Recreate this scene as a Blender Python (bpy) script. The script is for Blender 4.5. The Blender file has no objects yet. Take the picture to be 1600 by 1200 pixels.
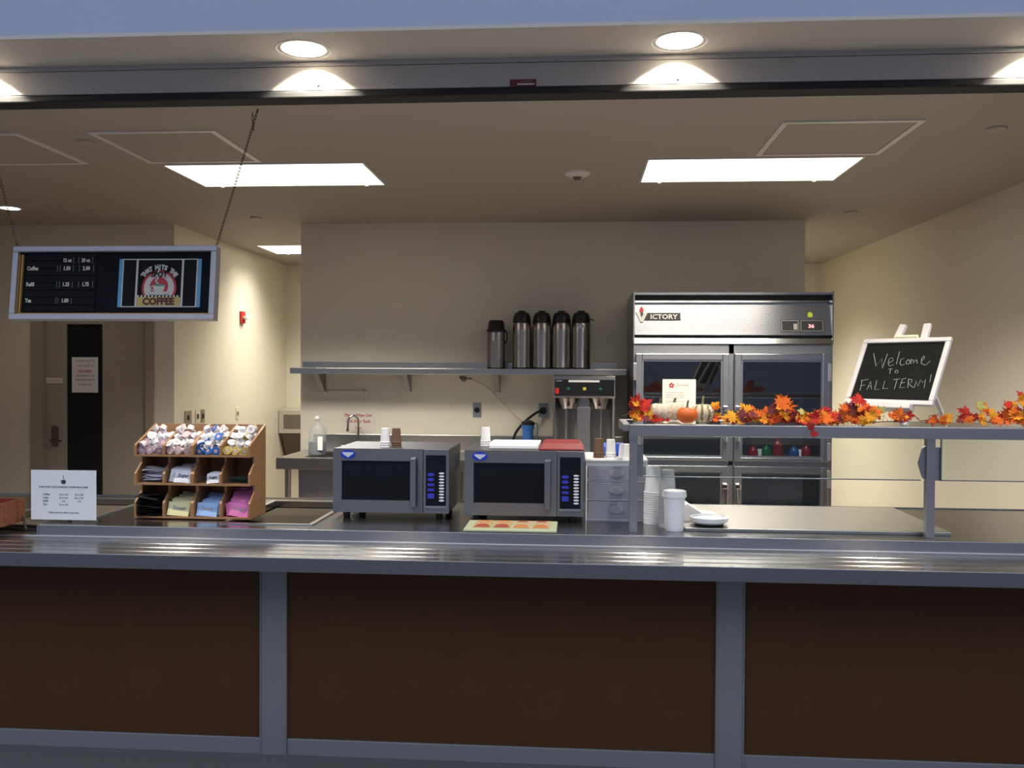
import bpy, bmesh, math, random
from mathutils import Vector, Matrix, Euler
random.seed(7)
SC = bpy.context.scene
COL = SC.collection
PI = math.pi

# ------------------------------------------------------------------ camera
cam_d = bpy.data.cameras.new('camera')
cam = bpy.data.objects.new('camera', cam_d)
COL.objects.link(cam)
cam_d.sensor_fit = 'HORIZONTAL'
cam_d.sensor_width = 36.0
cam_d.lens = 36.0 * 1383.0 / 1600.0
cam_d.clip_start = 0.05
YAW, PITCH, ROLL = math.radians(4.13), math.radians(-0.80), math.radians(0.30)
cam.matrix_world = (Matrix.Translation((0, 0, 1.58)) @ Matrix.Rotation(YAW, 4, 'Z')
                    @ Matrix.Rotation(PI / 2 + PITCH, 4, 'X') @ Matrix.Rotation(ROLL, 4, 'Z'))
SC.camera = cam

# ------------------------------------------------------------------ world, exposure
SC.view_settings.view_transform = 'Standard'
SC.view_settings.look = 'None'
SC.view_settings.gamma = 1.0
SC.view_settings.use_curve_mapping = False
SC.view_settings.exposure = 0.0
TROFFER = 2.5
TROFFER_W = 76.0
SPREAD = 120.0
DOWN_W = 110.0
LAMP_RGB = (1.0, 0.94, 0.82)
w = bpy.data.worlds.new('world')
SC.world = w
w.use_nodes = True
nt = w.node_tree
nt.nodes.clear()
wo = nt.nodes.new('ShaderNodeOutputWorld')
bg = nt.nodes.new('ShaderNodeBackground')
tc = nt.nodes.new('ShaderNodeTexCoord')
sp = nt.nodes.new('ShaderNodeSeparateXYZ')
rp = nt.nodes.new('ShaderNodeValToRGB')
nt.links.new(tc.outputs['Generated'], sp.inputs[0])
nt.links.new(sp.outputs['Z'], rp.inputs[0])
nt.links.new(rp.outputs[0], bg.inputs[0])
nt.links.new(bg.outputs[0], wo.inputs[0])
els = rp.color_ramp.elements
els[0].position = 0.0
els[0].color = (0.09, 0.105, 0.155, 1)
els[1].position = 1.0
els[1].color = (0.30, 0.34, 0.46, 1)
for pos, c in ((0.30, (0.105, 0.125, 0.185)), (0.47, (0.50, 0.55, 0.72)), (0.56, (0.86, 0.92, 1.0)), (0.74, (0.80, 0.86, 1.0)), (0.88, (0.40, 0.44, 0.56))):
    e = els.new(pos)
    e.color = (*c, 1)
bg.inputs[1].default_value = 1.75


def lin(r, g, b):
    f = lambda v: ((v / 255 + 0.055) / 1.055) ** 2.4 if v > 10 else v / 255 / 12.92
    return (f(r), f(g), f(b))


# ------------------------------------------------------------------ materials
def mat(name, rgb, rough=0.5, metal=0.0, var=0.06, scale=25.0, bump=0.0, stretch=(1, 1, 1), spec=0.5, trans=0.0,
        aniso=0.0, coat=0.0, sheen=0.0):
    m = bpy.data.materials.new(name)
    m.use_nodes = True
    t = m.node_tree
    b = t.nodes['Principled BSDF']
    tcn = t.nodes.new('ShaderNodeTexCoord')
    mp = t.nodes.new('ShaderNodeMapping')
    mp.inputs['Scale'].default_value = stretch
    t.links.new(tcn.outputs['Object'], mp.inputs[0])
    nz = t.nodes.new('ShaderNodeTexNoise')
    nz.inputs['Scale'].default_value = scale
    nz.inputs['Detail'].default_value = 3
    t.links.new(mp.outputs[0], nz.inputs['Vector'])
    mx = t.nodes.new('ShaderNodeMix')
    mx.data_type = 'RGBA'
    lo = [c * (1 - var) for c in rgb] + [1]
    hi = [min(1, c * (1 + var)) for c in rgb] + [1]
    mx.inputs[6].default_value = lo
    mx.inputs[7].default_value = hi
    t.links.new(nz.outputs['Fac'], mx.inputs[0])
    t.links.new(mx.outputs[2], b.inputs['Base Color'])
    b.inputs['Roughness'].default_value = rough
    b.inputs['Metallic'].default_value = metal
    b.inputs['Specular IOR Level'].default_value = spec
    b.inputs['Transmission Weight'].default_value = trans
    b.inputs['Coat Weight'].default_value = coat
    if aniso:
        tg = t.nodes.new('ShaderNodeTangent')
        tg.direction_type = 'UV_MAP'
        tg.uv_map = 'box'
        t.links.new(tg.outputs[0], b.inputs['Tangent'])
        b.inputs['Anisotropic'].default_value = aniso
        b.inputs['Anisotropic Rotation'].default_value = 0.25
    if bump:
        bp = t.nodes.new('ShaderNodeBump')
        bp.inputs['Strength'].default_value = bump
        bp.inputs['Distance'].default_value = 0.01
        t.links.new(nz.outputs['Fac'], bp.inputs['Height'])
        t.links.new(bp.outputs[0], b.inputs['Normal'])
    return m


def emit(name, rgb, strength):
    m = bpy.data.materials.new(name)
    m.use_nodes = True
    t = m.node_tree
    b = t.nodes['Principled BSDF']
    b.inputs['Base Color'].default_value = (0.8, 0.8, 0.8, 1)
    b.inputs['Emission Color'].default_value = (*rgb, 1)
    b.inputs['Emission Strength'].default_value = strength
    return m


def glass(name, tint=(0.95, 0.97, 0.96), ior=1.5, rough=0.0, boost=1.0):
    m = bpy.data.materials.new(name)
    m.use_nodes = True
    t = m.node_tree
    t.nodes.clear()
    o = t.nodes.new('ShaderNodeOutputMaterial')
    mx = t.nodes.new('ShaderNodeMixShader')
    tr = t.nodes.new('ShaderNodeBsdfTransparent')
    gl = t.nodes.new('ShaderNodeBsdfGlossy')
    fr = t.nodes.new('ShaderNodeFresnel')
    ml = t.nodes.new('ShaderNodeMath')
    ml.operation = 'MULTIPLY'
    ml.use_clamp = True
    ml.inputs[1].default_value = boost
    fr.inputs[0].default_value = ior
    tr.inputs[0].default_value = (*tint, 1)
    gl.inputs['Roughness'].default_value = rough
    gl.inputs['Color'].default_value = (1, 1, 1, 1)
    t.links.new(fr.outputs[0], ml.inputs[0])
    ge = t.nodes.new('ShaderNodeNewGeometry')
    bf = t.nodes.new('ShaderNodeMath')
    bf.operation = 'SUBTRACT'
    bf.inputs[0].default_value = 1.0
    t.links.new(ge.outputs['Backfacing'], bf.inputs[1])
    fm = t.nodes.new('ShaderNodeMath')
    fm.operation = 'MULTIPLY'
    t.links.new(ml.outputs[0], fm.inputs[0])
    t.links.new(bf.outputs[0], fm.inputs[1])
    t.links.new(fm.outputs[0], mx.inputs[0])
    t.links.new(tr.outputs[0], mx.inputs[1])
    t.links.new(gl.outputs[0], mx.inputs[2])
    t.links.new(mx.outputs[0], o.inputs[0])
    return m


def frosted(name, rgb, clear=0.4, rough=0.35):
    m = bpy.data.materials.new(name)
    m.use_nodes = True
    t = m.node_tree
    b = t.nodes['Principled BSDF']
    b.inputs['Base Color'].default_value = (*rgb, 1)
    b.inputs['Roughness'].default_value = rough
    tr = t.nodes.new('ShaderNodeBsdfTransparent')
    tr.inputs[0].default_value = (0.9, 0.9, 0.95, 1)
    mx = t.nodes.new('ShaderNodeMixShader')
    mx.inputs[0].default_value = clear
    o = t.nodes['Material Output']
    t.links.new(b.outputs[0], mx.inputs[1])
    t.links.new(tr.outputs[0], mx.inputs[2])
    t.links.new(mx.outputs[0], o.inputs[0])
    return m


M = {}
M['wall'] = mat('painted_wall', (0.70, 0.66, 0.555), 0.42, var=0.02, scale=3)
M['ceil'] = mat('painted_ceiling', (0.40, 0.375, 0.325), 0.7, var=0.02, scale=2)
M['soffit'] = mat('soffit_paint', (0.58, 0.545, 0.50), 0.7, var=0.02, scale=2)
M['bulk'] = mat('bulkhead_paint', (0.41, 0.465, 0.60), 0.7, var=0.02, scale=2)
M['floor'] = mat('floor_carpet', (0.105, 0.105, 0.105), 0.9, var=0.25, scale=120, bump=0.2)
M['kfloor'] = mat('quarry_floor', (0.16, 0.11, 0.09), 0.6, var=0.2, scale=20)
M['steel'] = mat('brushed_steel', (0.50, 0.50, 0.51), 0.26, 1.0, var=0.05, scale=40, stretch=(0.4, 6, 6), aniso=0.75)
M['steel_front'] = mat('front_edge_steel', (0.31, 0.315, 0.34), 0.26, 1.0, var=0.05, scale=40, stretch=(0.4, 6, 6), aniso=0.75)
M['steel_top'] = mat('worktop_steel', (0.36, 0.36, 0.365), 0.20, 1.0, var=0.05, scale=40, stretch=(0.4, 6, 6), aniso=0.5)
M['steel_back'] = mat('kitchen_steel', (0.52, 0.50, 0.45), 0.28, 1.0, var=0.06, scale=30, stretch=(0.4, 6, 6))
M['drawerhandle'] = mat('drawer_handle_grey', (0.30, 0.31, 0.36), 0.3, var=0.05)
M['sheetpaper'] = mat('bright_sheet', (0.92, 0.91, 0.94), 0.75, var=0.01)
M['tray_steel'] = mat('polished_tray_steel', (0.46, 0.455, 0.45), 0.20, 1.0, var=0.05, scale=40, stretch=(0.4, 6, 6), aniso=0.9)
M['steel_v'] = mat('satin_steel', (0.52, 0.52, 0.52), 0.28, 1.0, var=0.05, scale=30, stretch=(6, 6, 0.5))
M['steel_pot'] = mat('airpot_steel', (0.50, 0.48, 0.45), 0.26, 1.0, var=0.05, scale=30, aniso=0.88)
M['steel_d'] = mat('dull_steel', (0.34, 0.345, 0.36), 0.38, 1.0, var=0.06, scale=40, aniso=0.5)
M['steel_mw'] = mat('microwave_steel', (0.20, 0.205, 0.225), 0.40, 1.0, var=0.05, scale=40, stretch=(0.4, 6, 6), aniso=0.6)
M['plate'] = mat('cover_steel', (0.44, 0.425, 0.39), 0.34, 1.0, var=0.06, scale=12)
M['alu'] = mat('anodised_aluminium', (0.50, 0.52, 0.56), 0.45, 1.0, var=0.04, scale=15)
M['track'] = mat('shutter_track_grey', (0.50, 0.47, 0.44), 0.5, 0.0, var=0.04, scale=10)
M['chrome'] = mat('chrome', (0.75, 0.75, 0.75), 0.08, 1.0, var=0.02)
M['black'] = mat('black_plastic', (0.012, 0.012, 0.013), 0.35, var=0.1)
M['rubber'] = mat('black_rubber', (0.010, 0.010, 0.011), 0.7, var=0.1)
M['dark'] = mat('dark_interior', (0.02, 0.02, 0.021), 0.6, var=0.1)
M['mwglass'] = mat('dark_oven_glass', (0.006, 0.007, 0.010), 0.12, var=0.2, spec=0.3)
M['brown'] = mat('brown_laminate', (0.078, 0.034, 0.013), 0.45, var=0.10, scale=6, stretch=(2, 2, 1), spec=0.25)
M['post'] = mat('blue_grey_post', (0.25, 0.26, 0.275), 0.42, 0.3, var=0.04, scale=8)
M['well'] = mat('well_pan', (0.06, 0.052, 0.042), 0.9, 0.0, var=0.1, spec=0.0)
M['white'] = mat('white_plastic', (0.80, 0.80, 0.80), 0.4, var=0.03)
M['paper'] = mat('white_paper', (0.80, 0.79, 0.79), 0.75, var=0.03)
M['noticepaper'] = mat('notice_paper', (0.66, 0.61, 0.55), 0.75, var=0.03)
M['foam'] = mat('white_foam', (0.82, 0.82, 0.83), 0.6, var=0.02)
M['ink'] = mat('dark_ink', (0.05, 0.05, 0.06), 0.7, var=0.1)
M['inkgrey'] = mat('grey_ink', (0.25, 0.25, 0.27), 0.7, var=0.1)
M['redink'] = mat('red_ink', (0.45, 0.05, 0.05), 0.7, var=0.1)
M['cream'] = mat('cream_letters', (0.80, 0.77, 0.60), 0.6, var=0.03)
M['navy'] = mat('menu_panel_navy', (0.004, 0.005, 0.010), 0.6, var=0.1, spec=0.15)
M['navy2'] = mat('menu_slats', (0.007, 0.008, 0.012), 0.6, var=0.1, spec=0.15)
M['gold'] = mat('gold_trim', (0.62, 0.33, 0.08), 0.35, 0.3, var=0.05)
M['frame'] = mat('menu_frame_silver', (0.55, 0.55, 0.60), 0.40, 0.6, var=0.04)
M['skyblue'] = mat('poster_blue', (0.14, 0.42, 0.68), 0.6, var=0.05)
M['pblack'] = mat('poster_black', (0.007, 0.008, 0.008), 0.6, var=0.1, spec=0.15)
M['pwhite'] = mat('poster_white', (0.68, 0.66, 0.60), 0.6, var=0.05)
M['pred'] = mat('poster_red', (0.52, 0.04, 0.06), 0.6, var=0.05)
M['pgreen'] = mat('poster_teal', (0.14, 0.28, 0.24), 0.6, var=0.05)
M['pyellow'] = mat('poster_yellow', (0.62, 0.46, 0.16), 0.6, var=0.05)
M['pbrown'] = mat('poster_brown', (0.10, 0.02, 0.015), 0.6, var=0.05)
M['wood'] = mat('rack_wood', (0.30, 0.155, 0.07), 0.45, var=0.22, scale=14, stretch=(1, 1, 6), bump=0.05)
M['copper'] = mat('copper_weave', (0.20, 0.072, 0.038), 0.45, 0.35, var=0.5, scale=60, bump=0.5)
M['copperin'] = mat('red_lining', (0.15, 0.02, 0.018), 0.5, var=0.15)
M['bluebadge'] = mat('blue_badge', (0.010, 0.035, 0.42), 0.35, var=0.05)
M['bluekey'] = mat('blue_key', (0.025, 0.04, 0.42), 0.4, var=0.05)
M['whitekey'] = mat('white_key', (0.62, 0.64, 0.72), 0.4, var=0.03)
M['silver'] = mat('silver_print', (0.55, 0.58, 0.72), 0.4, 0.2, var=0.04)
M['browncup'] = mat('brown_paper', (0.145, 0.078, 0.045), 0.65, var=0.06)
M['redtray'] = mat('red_plastic', (0.22, 0.018, 0.02), 0.45, var=0.05)
M['blue'] = mat('blue_plastic', (0.03, 0.12, 0.62), 0.4, var=0.05)
M['filter'] = mat('filter_blue', (0.035, 0.16, 0.50), 0.4, var=0.05)
M['matgreen'] = mat('pale_green_mat', (0.36, 0.39, 0.26), 0.5, var=0.10, scale=40)
M['motifred'] = mat('motif_red', (0.30, 0.06, 0.035), 0.5, var=0.2)
M['motiforange'] = mat('motif_orange', (0.46, 0.17, 0.05), 0.5, var=0.2)
M['tile1'] = mat('mat_tile_ochre', (0.42, 0.28, 0.13), 0.45, var=0.12, scale=30)
M['tile2'] = mat('mat_tile_peach', (0.42, 0.34, 0.22), 0.45, var=0.12, scale=30)
M['leafred'] = mat('leaf_red', (0.37, 0.024, 0.020), 0.8, var=0.25, scale=30, spec=0.12)
M['leafor'] = mat('leaf_orange', (0.52, 0.105, 0.016), 0.8, var=0.3, scale=30, spec=0.12)
M['leafyel'] = mat('leaf_yellow', (0.56, 0.245, 0.022), 0.8, var=0.25, scale=30, spec=0.12)
M['leafbur'] = mat('leaf_burgundy', (0.12, 0.008, 0.012), 0.8, var=0.25, scale=30)
M['leafgreen'] = mat('leaf_olive', (0.25, 0.25, 0.05), 0.55, var=0.2, scale=30)
M['vine'] = mat('vine_brown', (0.22, 0.10, 0.05), 0.7, var=0.2)
M['pumporange'] = mat('pumpkin_orange', (0.66, 0.125, 0.014), 0.45, var=0.10, scale=30)
M['pumpwhite'] = mat('pumpkin_white', (0.64, 0.52, 0.40), 0.55, var=0.05, scale=20)
M['pumpstem'] = mat('pumpkin_stem', (0.10, 0.075, 0.04), 0.8, var=0.2)
M['olive'] = mat('olive_stem', (0.20, 0.17, 0.055), 0.7, var=0.2)
M['chalkboard'] = mat('chalkboard', (0.008, 0.009, 0.009), 0.8, var=0.3, scale=8, spec=0.12)
M['chalk'] = mat('chalk_line', (0.36, 0.37, 0.35), 0.9, var=0.3, scale=200)
M['chalkstick'] = mat('chalk_stick', (0.80, 0.76, 0.48), 0.8, var=0.03)
M['whitewood'] = mat('white_painted_wood', (0.58, 0.565, 0.56), 0.5, var=0.05, scale=15)
M['doorpaint'] = mat('door_paint', (0.36, 0.325, 0.27), 0.45, var=0.03, scale=4)
M['doorframe'] = mat('door_frame_paint', (0.33, 0.295, 0.235), 0.45, var=0.03, scale=4)
M['bronze'] = mat('dark_bronze', (0.16, 0.13, 0.10), 0.35, 0.8, var=0.05)
M['plate_steel'] = mat('switch_steel', (0.30, 0.28, 0.22), 0.4, 0.7, var=0.05)
M['ivory'] = mat('ivory_plastic', (0.72, 0.68, 0.55), 0.4, var=0.03)
M['alarm'] = mat('alarm_red', (0.55, 0.03, 0.025), 0.4, var=0.05)
M['lens'] = mat('clear_lens', (0.75, 0.72, 0.62), 0.2, var=0.02)
M['sticker'] = mat('maroon_sticker', (0.16, 0.02, 0.025), 0.5, var=0.1)
M['led'] = emit('red_led', (1.0, 0.02, 0.05), 2.2)
M['green_l'] = mat('green_lamp', (0.02, 0.16, 0.09), 0.3, var=0.05)
M['yellow_l'] = mat('yellow_button', (0.72, 0.58, 0.06), 0.4, var=0.05)
M['redswitch'] = mat('red_switch', (0.65, 0.03, 0.02), 0.35, var=0.05)
M['lime'] = mat('lime_sticker', (0.38, 0.48, 0.03), 0.5, var=0.05)
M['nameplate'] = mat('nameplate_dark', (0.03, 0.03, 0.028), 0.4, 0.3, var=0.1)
M['namesilver'] = mat('nameplate_silver', (0.55, 0.54, 0.50), 0.35, 0.8, var=0.05)
M['yellowpk'] = mat('yellow_packet', (0.66, 0.64, 0.36), 0.6, var=0.08)
M['bluepk'] = mat('blue_packet', (0.30, 0.48, 0.78), 0.6, var=0.08)
M['pinkpk'] = mat('pink_packet', (0.72, 0.19, 0.46), 0.6, var=0.10)
M['whitepk'] = mat('white_packet', (0.76, 0.76, 0.84), 0.6, var=0.08)
M['greenpk'] = mat('green_packet', (0.02, 0.05, 0.03), 0.5, var=0.3)
M['blackpk'] = mat('black_packet', (0.008, 0.008, 0.009), 0.45, var=0.2)
M['cr_purple'] = mat('creamer_mauve', (0.36, 0.24, 0.32), 0.4, var=0.15)
M['cr_mix'] = mat('creamer_pinkish', (0.60, 0.42, 0.42), 0.4, var=0.25, scale=80)
M['cr_white'] = mat('creamer_white', (0.76, 0.75, 0.76), 0.4, var=0.04)
M['cr_blue'] = mat('creamer_blue', (0.02, 0.14, 0.50), 0.4, var=0.15)
M['cr_yellow'] = mat('creamer_yellow', (0.55, 0.40, 0.08), 0.4, var=0.15)
M['lid_white'] = mat('creamer_foil', (0.80, 0.78, 0.80), 0.35, var=0.05)
M['soap'] = frosted('clear_jug', (0.62, 0.66, 0.60), 0.74, 0.2)
M['soapblue'] = mat('blue_grey_soap', (0.10, 0.125, 0.20), 0.25, var=0.05)
M['drawerpl'] = frosted('frosted_drawer', (0.40, 0.41, 0.48), 0.50, 0.22)
M['clearcup'] = frosted('clear_cup', (0.70, 0.72, 0.72), 0.72, 0.12)
M['acrylic'] = glass('clear_acrylic', (0.96, 0.97, 0.97), 1.45)
M['guard'] = glass('guard_glass', (0.93, 0.955, 0.945), 1.5)
M['fridgeglass'] = glass('fridge_glass', (0.76, 0.79, 0.82), 1.5, boost=2.6)
M['sodared'] = mat('soda_red', (0.26, 0.014, 0.016), 0.25, var=0.1)
M['sodagreen'] = mat('soda_green', (0.012, 0.12, 0.04), 0.25, var=0.1)
M['sodablue'] = mat('soda_blue', (0.015, 0.09, 0.27), 0.25, var=0.1)
M['tan'] = mat('dispenser_grey', (0.42, 0.39, 0.32), 0.4, var=0.04)
M['tandark'] = mat('dispenser_dark', (0.13, 0.115, 0.085), 0.35, var=0.06)
M['troffer'] = emit('troffer_diffuser', LAMP_RGB, TROFFER)
M['lampdisc'] = emit('downlight_lamp', (1.0, 0.90, 0.72), 22.0)
M['lampdisc2'] = emit('back_downlight_lamp', (1.0, 0.9, 0.72), 6.0)
M['lampwhite'] = mat('light_trim_white', (0.74, 0.72, 0.68), 0.4, var=0.02)
M['panelpaint'] = mat('access_panel_paint', (0.44, 0.41, 0.355), 0.6, var=0.02)


# ------------------------------------------------------------------ mesh builder
class MB:
    def __init__(self):
        self.bm = bmesh.new()
        self.mi = 0

    def _tag(self, faces):
        for f in faces:
            f.material_index = self.mi

    def _addv(self, verts, faces, smooth=False, mx=None):
        vs = [self.bm.verts.new(mx @ Vector(v) if mx else v) for v in verts]
        out = []
        for f in faces:
            try:
                fc = self.bm.faces.new([vs[i] for i in f])
                fc.smooth = smooth
                fc.material_index = self.mi
                out.append(fc)
            except ValueError:
                pass
        return vs, out

    def box(self, x0, x1, y0, y1, z0, z1, bevel=0.0, mx=None, seg=2):
        v = [(x0, y0, z0), (x1, y0, z0), (x1, y1, z0), (x0, y1, z0), (x0, y0, z1), (x1, y0, z1), (x1, y1, z1), (x0, y1, z1)]
        f = [(0, 3, 2, 1), (4, 5, 6, 7), (0, 1, 5, 4), (1, 2, 6, 5), (2, 3, 7, 6), (3, 0, 4, 7)]
        vs, fs = self._addv(v, f, mx=mx)
        if bevel:
            es = list({e for fc in fs for e in fc.edges})
            r = bmesh.ops.bevel(self.bm, geom=es, offset=bevel, segments=seg, profile=0.5, affect='EDGES')
            self._tag(r['faces'])
            for fc in r['faces']:
                fc.smooth = False
        return self

    def prism(self, poly, a0, a1, axis='X', mx=None):
        # poly: list of 2D points; axis X -> (y,z), Y -> (x,z), Z -> (x,y)
        def p3(p, a):
            return (a, p[0], p[1]) if axis == 'X' else ((p[0], a, p[1]) if axis == 'Y' else (p[0], p[1], a))
        n = len(poly)
        v = [p3(p, a0) for p in poly] + [p3(p, a1) for p in poly]
        f = [tuple(range(n)), tuple(range(2 * n - 1, n - 1, -1))] + [(i, i + n, (i + 1) % n + n, (i + 1) % n) for i in range(n)]
        vs, fs = self._addv(v, f, mx=mx)
        bmesh.ops.recalc_face_normals(self.bm, faces=fs)
        return self

    def lathe(self, prof, c=(0, 0, 0), seg=24, mx=None, smooth=True, sx=1.0, sy=1.0, ring=False):
        # prof list of (r,z)
        v, f = [], []
        n = len(prof)
        for i in range(seg):
            a = 2 * PI * i / seg
            for r, z in prof:
                v.append((c[0] + r * math.cos(a) * sx, c[1] + r * math.sin(a) * sy, c[2] + z))
        for i in range(seg):
            j = (i + 1) % seg
            for k in range(n - 1):
                f.append((i * n + k, j * n + k, j * n + k + 1, i * n + k + 1))
            if ring:
                f.append((i * n + n - 1, j * n + n - 1, j * n, i * n))
        if prof[0][0] > 1e-6 and not ring:
            f.append(tuple(i * n for i in range(seg))[::-1])
        if prof[-1][0] > 1e-6 and not ring:
            f.append(tuple(i * n + n - 1 for i in range(seg)))
        vs, fs = self._addv(v, f, smooth, mx)
        bmesh.ops.remove_doubles(self.bm, verts=vs, dist=1e-6)
        fs = [x for x in fs if x.is_valid]
        for x in fs:
            if len(x.verts) > 4:
                x.smooth = False
        return self

    def cyl(self, p0, p1, r0, r1=None, seg=16, smooth=True):
        p0, p1 = Vector(p0), Vector(p1)
        r1 = r0 if r1 is None else r1
        d = p1 - p0
        q = d.to_track_quat('Z', 'Y').to_matrix().to_4x4()
        mx = Matrix.Translation(p0) @ q
        return self.lathe([(r0, 0), (r1, d.length)], seg=seg, mx=mx, smooth=smooth)

    def tube(self, pts, r, seg=8, closed=False):
        pts = [Vector(p) for p in pts]
        n = len(pts)
        v, f = [], []
        up = None
        for i, p in enumerate(pts):
            if closed:
                d = pts[(i + 1) % n] - pts[i - 1]
            else:
                d = pts[min(i + 1, n - 1)] - pts[max(i - 1, 0)]
            d.normalize()
            if up is None:
                up = Vector((0, 0, 1)) if abs(d.z) < 0.9 else Vector((1, 0, 0))
            s = d.cross(up).normalized()
            up = s.cross(d).normalized()
            for k in range(seg):
                a = 2 * PI * k / seg
                v.append(p + (s * math.cos(a) + up * math.sin(a)) * r)
        m = n if closed else n - 1
        for i in range(m):
            j = (i + 1) % n
            for k in range(seg):
                l = (k + 1) % seg
                f.append((i * seg + k, i * seg + l, j * seg + l, j * seg + k))
        if not closed:
            f.append(tuple(range(seg))[::-1])
            f.append(tuple((n - 1) * seg + k for k in range(seg)))
        vs, fs = self._addv(v, f, True)
        bmesh.ops.recalc_face_normals(self.bm, faces=fs)
        return self

    def sphere(self, c, r, seg=16, rings=10, s=(1, 1, 1), mx=None):
        prof = [(r * math.sin(PI * k / rings), -r * math.cos(PI * k / rings)) for k in range(rings + 1)]
        m = Matrix.Translation(c) @ Matrix.Diagonal((*s, 1))
        return self.lathe(prof, seg=seg, mx=(mx @ m if mx else m))

    def ellipse(self, c, a, b, depth, seg=24, mx=None):
        # upright ellipse disc in XZ, facing -Y, thickness depth
        poly = [(c[0] + a * math.cos(2 * PI * i / seg), c[2] + b * math.sin(2 * PI * i / seg)) for i in range(seg)]
        return self.prism(poly, c[1] - depth, c[1], 'Y', mx)

    def text(self, s, c, size, align='CENTER', mx=None, ext=0.0004, bold=0.0, sx=1.0, shear=0.0):
        # text in the XZ plane facing -Y, baseline at c
        cu = bpy.data.curves.new('tmp', 'FONT')
        cu.body = s
        cu.size = size
        cu.align_x = align
        cu.extrude = ext
        cu.offset = bold * size
        cu.resolution_u = 2
        cu.shear = shear
        ob = bpy.data.objects.new('tmp', cu)
        COL.objects.link(ob)
        dg = bpy.context.evaluated_depsgraph_get()
        dg.update()
        me = bpy.data.meshes.new_from_object(ob.evaluated_get(dg))
        bpy.data.objects.remove(ob)
        bpy.data.curves.remove(cu)
        T = Matrix.Translation(c) @ Matrix.Rotation(PI / 2, 4, 'X') @ Matrix.Diagonal((sx, 1, 1, 1))
        if mx:
            T = mx @ T
        self._addv([v.co[:] for v in me.vertices], [tuple(p.vertices) for p in me.polygons], mx=T)
        bpy.data.meshes.remove(me)
        return self

    def build(self, name, mats, parent=None, auto=False):
        me = bpy.data.meshes.new(name)
        bm = self.bm
        bm.normal_update()
        for e_ in bm.edges:
            if len(e_.link_faces) == 2 and e_.calc_face_angle(0.0) > 0.62:
                e_.smooth = False
        uv = bm.loops.layers.uv.new('box')
        for f in bm.faces:
            n = f.normal
            ax = max(range(3), key=lambda i: abs(n[i]))
            for l in f.loops:
                p = l.vert.co
                l[uv].uv = (p.y, p.z) if ax == 0 else ((p.x, p.z) if ax == 1 else (p.x, p.y))
        bm.to_mesh(me)
        bm.free()
        if not isinstance(mats, (list, tuple)):
            mats = [mats]
        for m in mats:
            me.materials.append(M[m] if isinstance(m, str) else m)
        o = bpy.data.objects.new(name, me)
        COL.objects.link(o)
        if parent:
            o.parent = parent
        return o


def tag(o, label, cat, group=None):
    o['label'] = label
    o['category'] = cat
    if group:
        o['group'] = group
    return o


def thing(name, label, cat, loc=(0, 0, 0), rot=(0, 0, 0), group=None):
    o = bpy.data.objects.new(name, None)
    COL.objects.link(o)
    o.empty_display_size = 0.05
    o.location = loc
    o.rotation_euler = rot
    return tag(o, label, cat, group)


def struct(o, label=None, cat=None):
    o['kind'] = 'structure'
    if label:
        o['label'] = label
    if cat:
        o['category'] = cat
    return o


def copy_tree(o, parent=None):
    c = o.copy()
    COL.objects.link(c)
    c.parent = parent
    for ch in list(o.children):
        copy_tree(ch, c)
    return c


def part_label(o, s):
    o['label'] = s
    return o


def bezier(p0, p1, p2, p3, n=14):
    out = []
    for i in range(n + 1):
        t = i / n
        out.append(tuple((1 - t) ** 3 * a + 3 * (1 - t) ** 2 * t * b + 3 * (1 - t) * t * t * c + t ** 3 * d
                         for a, b, c, d in zip(p0, p1, p2, p3)))
    return out


def smooth_path(pts, n=6):
    # Catmull-Rom
    P = [Vector(p) for p in pts]
    P = [P[0] * 2 - P[1]] + P + [P[-1] * 2 - P[-2]]
    out = []
    for i in range(1, len(P) - 2):
        a, b, c, d = P[i - 1:i + 3]
        for k in range(n):
            t = k / n
            out.append(0.5 * ((2 * b) + (c - a) * t + (2 * a - 5 * b + 4 * c - d) * t * t + (3 * b - a - 3 * c + d) * t ** 3))
    out.append(P[-2])
    return out


# ================================================================== SETTING
ZC = 2.85
YB = 7.53
struct(MB().box(-7, 6, -5, 3.62, -0.1, 0).build('floor', 'floor'), 'dark carpet floor of the hall in front of the counter', 'floor')
struct(MB().box(-5.6, 4.2, 3.62, 10.7, -0.1, 0).build('floor', 'kfloor'), 'kitchen floor behind the serving counter', 'floor')
struct(MB().box(-5.6, 4.2, 3.74, 10.7, ZC, ZC + 0.1).build('ceiling', 'ceil'), 'taupe painted kitchen ceiling', 'ceiling')
struct(MB().box(-2.383, 1.894, YB, YB + 0.14, 0, ZC).build('wall_back', 'wall'), 'cream partition wall behind the coffee station', 'wall')
mb = MB().box(-5.5, -4.80, 7.5, 7.64, 0, ZC).box(-3.68, -3.5, 7.5, 7.64, 0, ZC).box(-4.80, -3.68, 7.5, 7.64, 2.14, ZC)
struct(mb.build('wall_door', 'wall'), 'wall around the grey door at left', 'wall')
struct(MB().box(-3.64, -3.5, 7.64, 10.5, 0, ZC).build('wall_left', 'wall'), 'bright cream side wall of the passage', 'wall')
struct(MB().box(-3.64, 4.0, 10.5, 10.64, 0, ZC).build('wall_far', 'wall'), 'far wall at the end of the passages', 'wall')
struct(MB().prism([(2.99, 3.62), (2.832, 10.5), (2.98, 10.5), (3.14, 3.62)], 0, ZC, 'Z').build('wall_right', 'wall'),
       'beige right side wall of the kitchen', 'wall')
struct(MB().box(-5.6, -5.5, 3.62, 7.64, 0, ZC).build('wall_outer', 'wall'), 'kitchen side wall out of frame', 'wall')
struct(MB().box(-7, -4.2, 3.62, 3.74, 0, 4.6).build('wall_front_left', 'bulk'), 'hall wall beside the serving opening', 'wall')
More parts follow.
